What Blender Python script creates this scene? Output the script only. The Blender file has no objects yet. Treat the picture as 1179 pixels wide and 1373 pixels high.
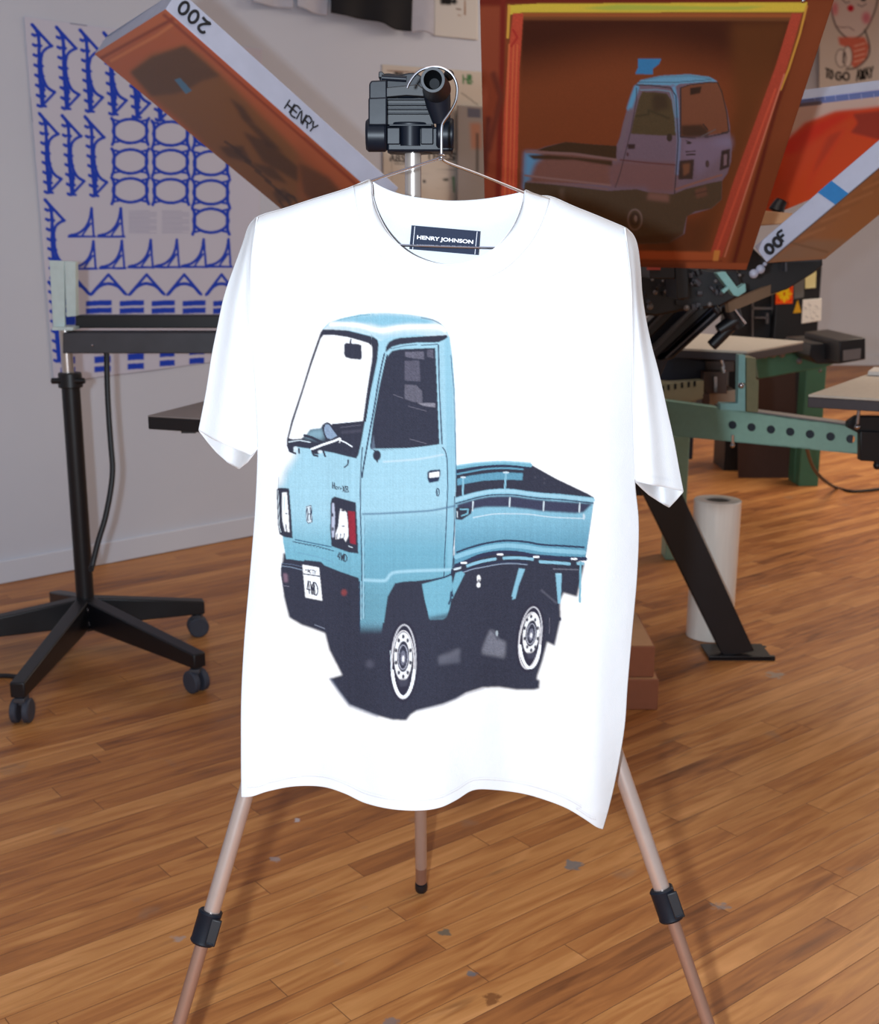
import bpy, math, random
import numpy as np
from mathutils import Vector, Matrix
random.seed(7)
rng = np.random.default_rng(7)
SC = bpy.context.scene
COL = SC.collection
# ------------------------------------------------------------------ camera maths
F, CX, CY, H = 1600.0, 589.5, 686.5, 1.25
TH = math.radians(12.9)
SN, CS = math.sin(TH), math.cos(TH)

def rays(px, py):
    px = np.asarray(px, float); py = np.asarray(py, float)
    v = py - CY
    return np.stack([px - CX + 0*v, F*CS - v*SN + 0*px, -F*SN - v*CS + 0*px], -1)

def at(px, py, Y):
    """world point seen at a pixel of the photograph, at distance Y"""
    r = rays(px, py); t = Y / r[..., 1]
    p = r * np.expand_dims(t, -1); p[..., 2] += H
    return p

def V(px, py, Y):
    return Vector(at(px, py, Y))

def floor_pt(px, py, z=0.0):
    r = rays(px, py); t = (z - H) / r[2]
    return Vector((r[0]*t, r[1]*t, z))

def on_plane(px, py, P0, n):
    r = rays(px, py); P0 = np.array(P0); n = np.array(n)
    C = np.array([0, 0, H])
    t = ((P0 - C) @ n) / (r @ n)
    return C + r * np.expand_dims(t, -1)

# ------------------------------------------------------------------ colour
def lin(c):
    c = np.asarray(c, float) / 255.0
    return np.where(c <= 0.04045, c / 12.92, ((c + 0.055) / 1.055) ** 2.4)

# ------------------------------------------------------------------ tags
def tag(o, label=None, cat=None, group=None, kind=None):
    if label: o['label'] = label
    if cat: o['category'] = cat
    if group: o['group'] = group
    if kind: o['kind'] = kind
    return o

def empty(name, loc, label=None, cat=None, group=None):
    o = bpy.data.objects.new(name, None)
    o.empty_display_size = 0.05
    o.location = loc
    COL.objects.link(o)
    return tag(o, label, cat, group)

def link(name, me, parent=None, label=None):
    o = bpy.data.objects.new(name, me)
    COL.objects.link(o)
    if parent is not None:
        o.parent = parent
        w = Vector(parent.location)
        p = parent.parent
        while p is not None:
            w = w + Vector(p.location); p = p.parent
        o.location = -w          # geometry is written in world coordinates
    if label: o['label'] = label
    return o

# ------------------------------------------------------------------ materials
def nodes_of(m):
    m.use_nodes = True
    nt = m.node_tree
    return nt, nt.nodes['Principled BSDF']

def mat(name, col, rough=0.5, metal=0.0, var=0.06, scale=30.0, bump=0.0, coat=0.0, raw=False, spec=0.5, stretch=None):
    m = bpy.data.materials.new(name)
    nt, b = nodes_of(m); N = nt.nodes; L = nt.links
    c = np.array(col, float) if raw else lin(col)
    tc = N.new('ShaderNodeTexCoord')
    src = tc.outputs['Object']
    if stretch:
        mp = N.new('ShaderNodeMapping'); mp.inputs['Scale'].default_value = stretch
        L.new(src, mp.inputs['Vector']); src = mp.outputs[0]
    nz = N.new('ShaderNodeTexNoise'); nz.inputs['Scale'].default_value = scale; nz.inputs['Detail'].default_value = 4
    L.new(src, nz.inputs['Vector'])
    mx = N.new('ShaderNodeMix'); mx.data_type = 'RGBA'
    L.new(nz.outputs['Fac'], mx.inputs[0])
    mx.inputs[6].default_value = (*np.clip(c*(1-var*2), 0, 1), 1)
    mx.inputs[7].default_value = (*np.clip(c*(1+var*2), 0, 1), 1)
    L.new(mx.outputs[2], b.inputs['Base Color'])
    b.inputs['Roughness'].default_value = rough
    b.inputs['Metallic'].default_value = metal
    b.inputs['Specular IOR Level'].default_value = spec
    b.inputs['Coat Weight'].default_value = coat
    if bump:
        bp = N.new('ShaderNodeBump'); bp.inputs['Strength'].default_value = bump; bp.inputs['Distance'].default_value = 0.002
        L.new(nz.outputs['Fac'], bp.inputs['Height']); L.new(bp.outputs[0], b.inputs['Normal'])
    return m

def ink_mat(name, rough=0.8, weave=0.0, spec=0.3, scale=900):
    m = bpy.data.materials.new(name)
    nt, b = nodes_of(m); N = nt.nodes; L = nt.links
    a = N.new('ShaderNodeAttribute'); a.attribute_name = 'ink'
    L.new(a.outputs['Color'], b.inputs['Base Color'])
    b.inputs['Roughness'].default_value = rough
    b.inputs['Specular IOR Level'].default_value = spec
    if weave:
        tc = N.new('ShaderNodeTexCoord')
        nz = N.new('ShaderNodeTexNoise'); nz.inputs['Scale'].default_value = scale; nz.inputs['Detail'].default_value = 2
        L.new(tc.outputs['Object'], nz.inputs['Vector'])
        nz2 = N.new('ShaderNodeTexNoise'); nz2.inputs['Scale'].default_value = 14; nz2.inputs['Detail'].default_value = 3
        L.new(tc.outputs['Object'], nz2.inputs['Vector'])
        bp = N.new('ShaderNodeBump'); bp.inputs['Strength'].default_value = weave; bp.inputs['Distance'].default_value = 0.0006
        L.new(nz.outputs['Fac'], bp.inputs['Height'])
        bp2 = N.new('ShaderNodeBump'); bp2.inputs['Strength'].default_value = 0.35; bp2.inputs['Distance'].default_value = 0.006
        L.new(nz2.outputs['Fac'], bp2.inputs['Height']); L.new(bp.outputs[0], bp2.inputs['Normal'])
        L.new(bp2.outputs[0], b.inputs['Normal'])
    return m

# ------------------------------------------------------------------ mesh builder
class MB:
    def __init__(s): s.v = []; s.f = []; s.sm = []
    def add(s, vs, fs, smooth=False):
        o = len(s.v); s.v += [tuple(v) for v in vs]
        s.f += [tuple(i + o for i in f) for f in fs]; s.sm += [smooth]*len(fs)
    def hexa(s, c):
        """8 corners: bottom 4 (ccw) then top 4"""
        s.add(c, [(3,2,1,0),(4,5,6,7),(0,1,5,4),(1,2,6,5),(2,3,7,6),(3,0,4,7)])
    def box(s, c, size, R=None):
        R = R or Matrix.Identity(3); c = Vector(c); x, y, z = [k/2 for k in size]
        s.hexa([c + R @ Vector(p) for p in ((-x,-y,-z),(x,-y,-z),(x,y,-z),(-x,y,-z),(-x,-y,z),(x,-y,z),(x,y,z),(-x,y,z))])
    def beam(s, p0, p1, w0, h0, w1=None, h1=None, up=(0,0,1)):
        w1 = w0 if w1 is None else w1; h1 = h0 if h1 is None else h1
        p0 = Vector(p0); p1 = Vector(p1); d = (p1-p0).normalized(); up = Vector(up)
        sx = d.cross(up).normalized(); sz = sx.cross(d).normalized()
        def ring(p, w, h): return [p - sx*w/2 - sz*h/2, p + sx*w/2 - sz*h/2, p + sx*w/2 + sz*h/2, p - sx*w/2 + sz*h/2]
        s.hexa(ring(p0, w0, h0) + ring(p1, w1, h1))
    def cyl(s, p0, p1, r0, r1=None, n=24, caps=True):
        r1 = r0 if r1 is None else r1
        s.loft([(Vector(p0), r0), (Vector(p1), r1)], (Vector(p1)-Vector(p0)).normalized(), n, caps)
    def loft(s, rings, ax, n=24, caps=True):
        a = Vector((0,0,1)) if abs(ax.z) < .9 else Vector((1,0,0))
        u = ax.cross(a).normalized(); w = ax.cross(u).normalized()
        vs = []
        for p, r in rings:
            for k in range(n):
                t = 2*math.pi*k/n; vs.append(Vector(p) + u*math.cos(t)*r + w*math.sin(t)*r)
        fs = []
        for j in range(len(rings)-1):
            for k in range(n):
                fs.append((j*n+k, j*n+(k+1) % n, (j+1)*n+(k+1) % n, (j+1)*n+k))
        s.add(vs, fs, True)
        if caps:
            s.add(vs[:n], [tuple(range(n))[::-1]]); s.add(vs[-n:], [tuple(range(n))])
    def lathe(s, base, prof, n=32, ax=(0,0,1)):
        ax = Vector(ax).normalized(); s.loft([(Vector(base) + ax*h, r) for r, h in prof], ax, n, True)
    def tube(s, pts, r, n=10, close=False):
        pts = [Vector(p) for p in pts]; m = len(pts)
        d = []
        for i in range(m):
            if close: t = pts[(i+1) % m] - pts[i-1]
            else: t = pts[min(i+1, m-1)] - pts[max(i-1, 0)]
            d.append(t.normalized())
        u = d[0].cross(Vector((0.13,0.31,0.94))).normalized(); vs = []
        for i in range(m):
            u = (u - d[i]*u.dot(d[i])).normalized(); w = d[i].cross(u)
            rr = r[i] if hasattr(r, '__len__') else r
            for k in range(n):
                t = 2*math.pi*k/n; vs.append(pts[i] + u*math.cos(t)*rr + w*math.sin(t)*rr)
        fs = []
        for j in range(m if close else m-1):
            for k in range(n):
                a = j*n+k; b = j*n+(k+1) % n; j2 = (j+1) % m
                fs.append((a, b, j2*n+(k+1) % n, j2*n+k))
        s.add(vs, fs, True)
        if not close:
            s.add(vs[:n], [tuple(range(n))[::-1]]); s.add(vs[-n:], [tuple(range(n))])
    def prism(s, poly, ext):
        poly = [Vector(p) for p in poly]; n = len(poly); ext = Vector(ext)
        vs = poly + [p + ext for p in poly]
        s.add(vs, [tuple(range(n))[::-1], tuple(range(n, 2*n))] + [(i, (i+1) % n, (i+1) % n + n, i+n) for i in range(n)])
    def sphere(s, c, r, n=14):
        c = Vector(c); vs = []; fs = []
        for i in range(1, n):
            for k in range(n):
                a = math.pi*i/n; t = 2*math.pi*k/n
                vs.append(c + Vector((math.sin(a)*math.cos(t), math.sin(a)*math.sin(t), math.cos(a)))*r)
        for i in range(n-2):
            for k in range(n): fs.append((i*n+k, (i+1)*n+k, (i+1)*n+(k+1) % n, i*n+(k+1) % n))
        fs.append(tuple(range(n))); fs.append(tuple(range((n-2)*n, (n-1)*n))[::-1])
        s.add(vs, fs, True)
    def build(s, name, m, parent=None, label=None, bevel=0.0, seg=2):
        me = bpy.data.meshes.new(name)
        me.from_pydata(s.v, [], s.f); me.validate(); me.update()
        import bmesh
        bm = bmesh.new(); bm.from_mesh(me)
        bmesh.ops.remove_doubles(bm, verts=bm.verts, dist=1e-6)
        bmesh.ops.recalc_face_normals(bm, faces=bm.faces); bm.to_mesh(me); bm.free()
        if bevel or len(s.sm) != len(me.polygons): me.polygons.foreach_set('use_smooth', [True]*len(me.polygons))
        else: me.polygons.foreach_set('use_smooth', s.sm)
        me.set_sharp_from_angle(angle=math.radians(35))
        me.materials.append(m)
        o = link(name, me, parent, label)
        if bevel:
            b = o.modifiers.new('bevel', 'BEVEL'); b.width = bevel; b.segments = seg; b.limit_method = 'ANGLE'; b.angle_limit = math.radians(35)
        return o

def pbox(mb, x0, y0, x1, y1, Y0, Y1):
    """box whose front face fills the given pixel rectangle at distance Y0 and runs back to Y1"""
    a = [V(x0, y1, Y0), V(x1, y1, Y0), V(x1, y0, Y0), V(x0, y0, Y0)]
    e = Vector((0, Y1-Y0, 0))
    mb.hexa(a + [p + e for p in a])

def ppoly(mb, pts, Y0, Y1):
    mb.prism([V(x, y, Y0) for x, y in pts], (0, Y1-Y0, 0))

def smooth_path(pts, k=8, close=False):
    """Catmull-Rom through points"""
    P = [np.array(p, float) for p in pts]; out = []; n = len(P)
    rng_ = range(n if close else n-1)
    for i in rng_:
        if close: p0, p1, p2, p3 = P[i-1], P[i], P[(i+1) % n], P[(i+2) % n]
        else: p0, p1, p2, p3 = P[max(i-1,0)], P[i], P[i+1], P[min(i+2,n-1)]
        for j in range(k):
            t = j/k
            out.append(0.5*((2*p1)+(-p0+p2)*t+(2*p0-5*p1+4*p2-p3)*t*t+(-p0+3*p1-3*p2+p3)*t**3))
    if not close: out.append(P[-1])
    return out

# ------------------------------------------------------------------ artwork canvas (inks printed on cloth, paper, screens)
class Canvas:
    def __init__(s, x0, y0, x1, y1, res, bg):
        s.x0, s.y0, s.r = x0, y0, res
        s.w = int((x1-x0)*res)+1; s.h = int((y1-y0)*res)+1
        s.a = np.zeros((s.h, s.w, 3)); s.a[:] = lin(bg)
        s.T = lambda p: p
    def frame(s, ox, oy, sc):
        s.T = lambda p: (ox + p[0]/sc, oy + p[1]/sc); s.sc = sc
        return s
    def _pts(s, pts):
        q = np.array([s.T(p) for p in pts], float)
        return (q - [s.x0, s.y0]) * s.r
    def _paint(s, mask, i0, j0, col, alpha, tex):
        if mask.size == 0: return
        h, w = mask.shape
        sub = s.a[j0:j0+h, i0:i0+w]
        c = lin(col) if not callable(col) else col
        if callable(col):
            jj, ii = np.mgrid[j0:j0+h, i0:i0+w]
            c = col(s.x0 + ii/s.r, s.y0 + jj/s.r)
        m = (mask*alpha)[..., None]
        if tex:
            nz = 1 + tex*rng.standard_normal((h, w, 1))
            c = c * np.clip(nz, 0.3, 2.2)
        sub[:] = sub*(1-m) + c*m
    def poly(s, pts, col, alpha=1.0, soft=0.0, tex=0.0, smooth=False):
        if smooth: pts = smooth_path(pts, 6, True)
        q = s._pts(pts); pad = int(soft*s.r*2)+2
        i0 = max(int(q[:,0].min())-pad, 0); i1 = min(int(q[:,0].max())+pad+1, s.w)
        j0 = max(int(q[:,1].min())-pad, 0); j1 = min(int(q[:,1].max())+pad+1, s.h)
        if i1 <= i0 or j1 <= j0: return
        yy, xx = np.mgrid[j0:j1, i0:i1]; xx = xx + 0.013; yy = yy + 0.017
        ins = np.zeros(xx.shape, bool); n = len(q)
        for k in range(n):
            x1, y1 = q[k]; x2, y2 = q[(k+1) % n]
            if abs(y1-y2) < 1e-9: continue
            ins ^= ((y1 > yy) != (y2 > yy)) & (xx < (x2-x1)*(yy-y1)/(y2-y1)+x1)
        m = ins.astype(float)
        b = max(int(soft*s.r), 0)
        for _ in range(2 if b else 1):
            kk = max(b, 1)
            if b or True:
                p = np.pad(m, kk, mode='edge'); c = np.cumsum(np.pad(p, ((1,0),(0,0))), 0)
                m = (c[2*kk+1:] - c[:-2*kk-1])/(2*kk+1); c = np.cumsum(np.pad(m, ((0,0),(1,0))), 1)
                m = (c[:, 2*kk+1:] - c[:, :-2*kk-1])/(2*kk+1)
        s._paint(m, i0, j0, col, alpha, tex)
    def line(s, pts, w, col, alpha=1.0, tex=0.0, smooth=False, soft=0.0, close=False):
        """w in the units of the current frame"""
        if smooth: pts = smooth_path(pts, 6, close)
        elif close: pts = list(pts)+[pts[0]]
        q = s._pts(pts); hw = w/getattr(s, 'sc', 1.0)*s.r/2; pad = int(hw+2+soft*s.r)+1
        i0 = max(int(q[:,0].min())-pad, 0); i1 = min(int(q[:,0].max())+pad+1, s.w)
        j0 = max(int(q[:,1].min())-pad, 0); j1 = min(int(q[:,1].max())+pad+1, s.h)
        if i1 <= i0 or j1 <= j0: return
        yy, xx = np.mgrid[j0:j1, i0:i1]; D = np.full(xx.shape, 1e9)
        for k in range(len(q)-1):
            a = q[k]; d = q[k+1]-a; L2 = max(d@d, 1e-9)
            t = np.clip(((xx-a[0])*d[0]+(yy-a[1])*d[1])/L2, 0, 1)
            D = np.minimum(D, (xx-a[0]-t*d[0])**2+(yy-a[1]-t*d[1])**2)
        sf = 1.0 + soft*s.r
        m = np.clip((hw - np.sqrt(D))/sf + 0.5, 0, 1)
        s._paint(m, i0, j0, col, alpha, tex)
    def ell(s, cx, cy, rx, ry, col, w=None, alpha=1.0, tex=0.0, rot=0.0, soft=0.0):
        t = np.linspace(0, 2*np.pi, 41)[:-1]; c, sn = math.cos(rot), math.sin(rot)
        p = [(cx+rx*np.cos(a)*c-ry*np.sin(a)*sn, cy+rx*np.cos(a)*sn+ry*np.sin(a)*c) for a in t]
        if w: s.line(p, w, col, alpha, tex, close=True, soft=soft)
        else: s.poly(p, col, alpha, soft, tex)
    def text(s, txt, o, ux, uy, w, col, alpha=1.0):
        """o: lower-left corner, ux: vector of one character width, uy: vector from foot to head"""
        for i, ch in enumerate(txt):
            for st in GLYPH.get(ch, []):
                pts = [(o[0]+ux[0]*(i*1.25+a)+uy[0]*b, o[1]+ux[1]*(i*1.25+a)+uy[1]*b) for a, b in st]
                s.line(pts, w, col, alpha)
    def mute(s, k):
        g = (s.a @ np.array([.2126,.7152,.0722]))[..., None]; s.a[:] = s.a*(1-k) + g*k
    def sample(s, px, py):
        fx = np.clip((px-s.x0)*s.r, 0, s.w-1.001); fy = np.clip((py-s.y0)*s.r, 0, s.h-1.001)
        i = fx.astype(int); j = fy.astype(int); a = (fx-i)[..., None]; b = (fy-j)[..., None]
        A = s.a
        return (A[j,i]*(1-a)+A[j,i+1]*a)*(1-b)+(A[j+1,i]*(1-a)+A[j+1,i+1]*a)*b

def arc(a0, a1, cx=.5, cy=.5, rx=.5, ry=.5, n=12):
    return [(cx+rx*math.cos(math.radians(a0+(a1-a0)*k/n)), cy+ry*math.sin(math.radians(a0+(a1-a0)*k/n))) for k in range(n+1)]
GLYPH = {
 'H': [[(0,0),(0,1)],[(1,0),(1,1)],[(0,.5),(1,.5)]], 'E': [[(1,0),(0,0),(0,1),(1,1)],[(0,.5),(.8,.5)]],
 'N': [[(0,0),(0,1),(1,0),(1,1)]], 'R': [[(0,0),(0,1),(.8,1),(1,.8),(.8,.5),(0,.5)],[(.5,.5),(1,0)]],
 'Y': [[(0,1),(.5,.5),(1,1)],[(.5,.5),(.4,0)]], '0': [arc(0,360,rx=.42)], 'O': [arc(0,360,rx=.5)],
 '2': [[(0,.8),(.25,1),(.7,.95),(.8,.7),(.5,.35),(0,0),(.45,.08),(1,.02)]], 'F': [[(0,0),(0,1),(.9,1)],[(0,.55),(.7,.55)]],
 'T': [[(0,1),(1,1)],[(.5,0),(.5,1)]], 'G': [arc(50,330,rx=.5)+[(.95,.5),(.55,.5)]], 'A': [[(0,0),(.5,1),(1,0)],[(.2,.4),(.8,.4)]],
 'W': [[(0,1),(.25,0),(.5,.8),(.75,0),(1,1)]], 'C': [arc(50,310,rx=.5)], 'D': [[(0,0),(0,1),(.5,1),(1,.7),(1,.3),(.5,0),(0,0)]],
 '4': [[(.7,0),(.7,1),(0,.3),(1,.3)]], '-': [[(.1,.45),(.9,.45)]], 'I': [[(.5,0),(.5,1)]], 'J': [[(.8,1),(.8,.2),(.5,0),(.1,.15)]],
 'S': [[(1,.85),(.6,1),(.1,.85),(.2,.6),(.8,.4),(.95,.15),(.5,0),(0,.12)]], '8': [arc(0,360,cy=.75,rx=.35,ry=.25), arc(0,360,cy=.25,rx=.45,ry=.25)],
 'X': [[(0,0),(1,1)],[(0,1),(1,0)]], 'B': [[(0,0),(0,1),(.8,1),(.9,.75),(.7,.52),(0,.52)],[(.7,.52),(1,.28),(.8,0),(0,0)]],
}

def grid_mesh(name, P, colors=None, m=None, parent=None, label=None, flip=False, smooth=True, solid=0.0):
    """P: (nv, nu, 3) world points; colors: same shape linear colour per point"""
    nv, nu, _ = P.shape
    me = bpy.data.meshes.new(name)
    me.vertices.add(nv*nu); me.vertices.foreach_set('co', P.reshape(-1).astype(np.float32))
    j, i = np.mgrid[0:nv-1, 0:nu-1]; a = (j*nu+i).reshape(-1)
    q = np.stack([a, a+nu, a+nu+1, a+1], 1)
    if flip: q = q[:, ::-1]
    q = np.ascontiguousarray(q)
    nf = len(q)
    me.loops.add(nf*4); me.loops.foreach_set('vertex_index', q.reshape(-1).astype(np.int32))
    me.polygons.add(nf); me.polygons.foreach_set('loop_start', np.arange(0, nf*4, 4, dtype=np.int32))
    me.polygons.foreach_set('use_smooth', np.full(nf, smooth))
    me.update(calc_edges=True); me.validate()
    if colors is not None:
        at_ = me.color_attributes.new('ink', 'FLOAT_COLOR', 'POINT')
        c4 = np.ones((nv*nu, 4), np.float32); c4[:, :3] = np.clip(colors.reshape(-1, 3), 0, 1)
        at_.data.foreach_set('color', c4.reshape(-1))
    me.materials.append(m)
    o = link(name, me, parent, label)
    if solid:
        sd = o.modifiers.new('thick', 'SOLIDIFY'); sd.thickness = solid; sd.offset = -1 if not flip else 1
    return o

def bilin(c00, c10, c11, c01, nu, nv):
    """pixel quad TL, TR, BR, BL -> px, py grids"""
    u, v = np.meshgrid(np.linspace(0,1,nu), np.linspace(0,1,nv))
    g = [(1-u)*(1-v)*a + u*(1-v)*b + u*v*c + (1-u)*v*d for a, b, c, d in zip(c00, c10, c11, c01)]
    return g[0], g[1]

def text_obj(name, txt, m, P, ux, uy, nrm, width, parent=None, offset=0.0, depth=0.0003, xs=1.0):
    """printed lettering: built-in font turned into a thin mesh lying on a surface"""
    cu = bpy.data.curves.new('tmp', 'FONT'); cu.body = txt; cu.extrude = depth; cu.offset = offset; cu.align_x = 'CENTER'; cu.align_y = 'CENTER'
    to = bpy.data.objects.new('tmp', cu); COL.objects.link(to)
    dg = bpy.context.evaluated_depsgraph_get(); me = bpy.data.meshes.new_from_object(to.evaluated_get(dg))
    xsz = max(v.co.x for v in me.vertices) - min(v.co.x for v in me.vertices); k = width/xsz
    ux = Vector(ux).normalized(); uy = Vector(uy).normalized(); nrm = Vector(nrm)
    for v in me.vertices:
        c = v.co.copy(); v.co = Vector(P) + ux*c.x*k + uy*c.y*k*xs + nrm*c.z
    COL.objects.unlink(to); bpy.data.objects.remove(to)
    me.materials.clear(); me.materials.append(m)
    return link(name, me, parent)
# ================================================================== materials
M = {}
M['plastic'] = mat('black_plastic', (16,21,31), .42, 0, .1, 60, .05, spec=.28)
M['plastic_dk'] = mat('black_plastic_dark', (20,22,28), .5, 0, .1, 60)
M['chrome'] = mat('chrome_wire', (190,190,198), .15, 1.0, .02, 40)
M['silver'] = mat('brushed_silver_tube', (205,196,190), .3, .8, .04, 50, stretch=(8,8,.5))
M['bronze'] = mat('champagne_anodised_tube', (196,178,170), .28, .6, .04, 50)
M['bronze_lo'] = mat('copper_anodised_tube', (162,128,112), .36, .55, .04, 50)
M['black_metal'] = mat('black_painted_steel', (17,17,22), .42, 0, .15, 25, .03)
M['navy_metal'] = mat('dark_navy_steel', (30,38,60), .45, 0, .12, 25)
M['grey_metal'] = mat('dark_grey_steel', (66,66,72), .5, .2, .1, 25)
M['green'] = mat('hammered_green_enamel', (140,184,168), .42, 0, .05, 60, .1)
M['green_dk'] = mat('dark_green_enamel', (62,112,86), .45, 0, .06, 60, .1)
M['teal'] = mat('pale_teal_enamel', (128,178,176), .45, 0, .05, 60)
M['olive'] = mat('olive_steel', (118,118,88), .5, .2, .08, 40)
M['platen'] = mat('pale_platen_rubber', (196,188,174), .8, 0, .06, 60)
M['platen_edge'] = mat('platen_edge', (58,52,56), .6, 0, .08, 60)
M['alu'] = mat('screen_frame_aluminium', (178,184,204), .5, .1, .05, 25)
M['alu_dk'] = mat('worn_grey_aluminium', (120,116,116), .5, .3, .08, 25)
M['marker'] = mat('black_marker', (18,18,24), .7)
M['bluetape'] = mat('blue_masking_tape', (34,118,182), .7, 0, .05, 80)
M['card'] = mat('brown_cardboard', (168,112,86), .85, 0, .04, 40, .05)
M['cardtop'] = mat('cardboard_top', (196,152,112), .85, 0, .04, 40)
M['paint'] = mat('mint_painted_steel', (196,212,210), .5, 0, .07, 40)
M['rubber'] = mat('grey_rubber_wheel', (52,56,68), .6, 0, .1, 60)
M['roll'] = mat('translucent_vinyl_roll', (238,232,222), .3, 0, .05, 12, coat=.6, stretch=(6,6,.6))
M['core'] = mat('cardboard_core', (120,112,104), .8)
M['cable'] = mat('black_cable', (22,22,26), .5)
M['label'] = mat('navy_woven_label', (22,34,58), .8, 0, .08, 400, .1)
M['thread'] = mat('white_thread', (235,235,240), .8)
M['paper'] = mat('white_paper', (214,210,204), .85, 0, .02, 20)
M['blackcloth'] = mat('black_jersey', (16,17,24), .9, 0, .15, 20, .1)
M['greycloth'] = mat('pale_grey_jersey', (190,192,204), .9, 0, .05, 20, .1)

def wall_mat():
    m = bpy.data.materials.new('painted_plaster'); nt, b = nodes_of(m); N = nt.nodes; L = nt.links
    tc = N.new('ShaderNodeTexCoord'); nz = N.new('ShaderNodeTexNoise'); nz.inputs['Scale'].default_value = 1.2; nz.inputs['Detail'].default_value = 5
    L.new(tc.outputs['Object'], nz.inputs['Vector'])
    cr = N.new('ShaderNodeValToRGB'); L.new(nz.outputs['Fac'], cr.inputs[0])
    cr.color_ramp.elements[0].position = .3; cr.color_ramp.elements[0].color = (*lin((200,206,220)), 1)
    cr.color_ramp.elements[1].position = .7; cr.color_ramp.elements[1].color = (*lin((208,214,226)), 1)
    L.new(cr.outputs[0], b.inputs['Base Color']); b.inputs['Roughness'].default_value = .8
    n2 = N.new('ShaderNodeTexNoise'); n2.inputs['Scale'].default_value = 120; L.new(tc.outputs['Object'], n2.inputs['Vector'])
    bp = N.new('ShaderNodeBump'); bp.inputs['Strength'].default_value = .08; bp.inputs['Distance'].default_value = .002
    L.new(n2.outputs['Fac'], bp.inputs['Height']); L.new(bp.outputs[0], b.inputs['Normal'])
    return m
M['wall'] = wall_mat()

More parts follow.
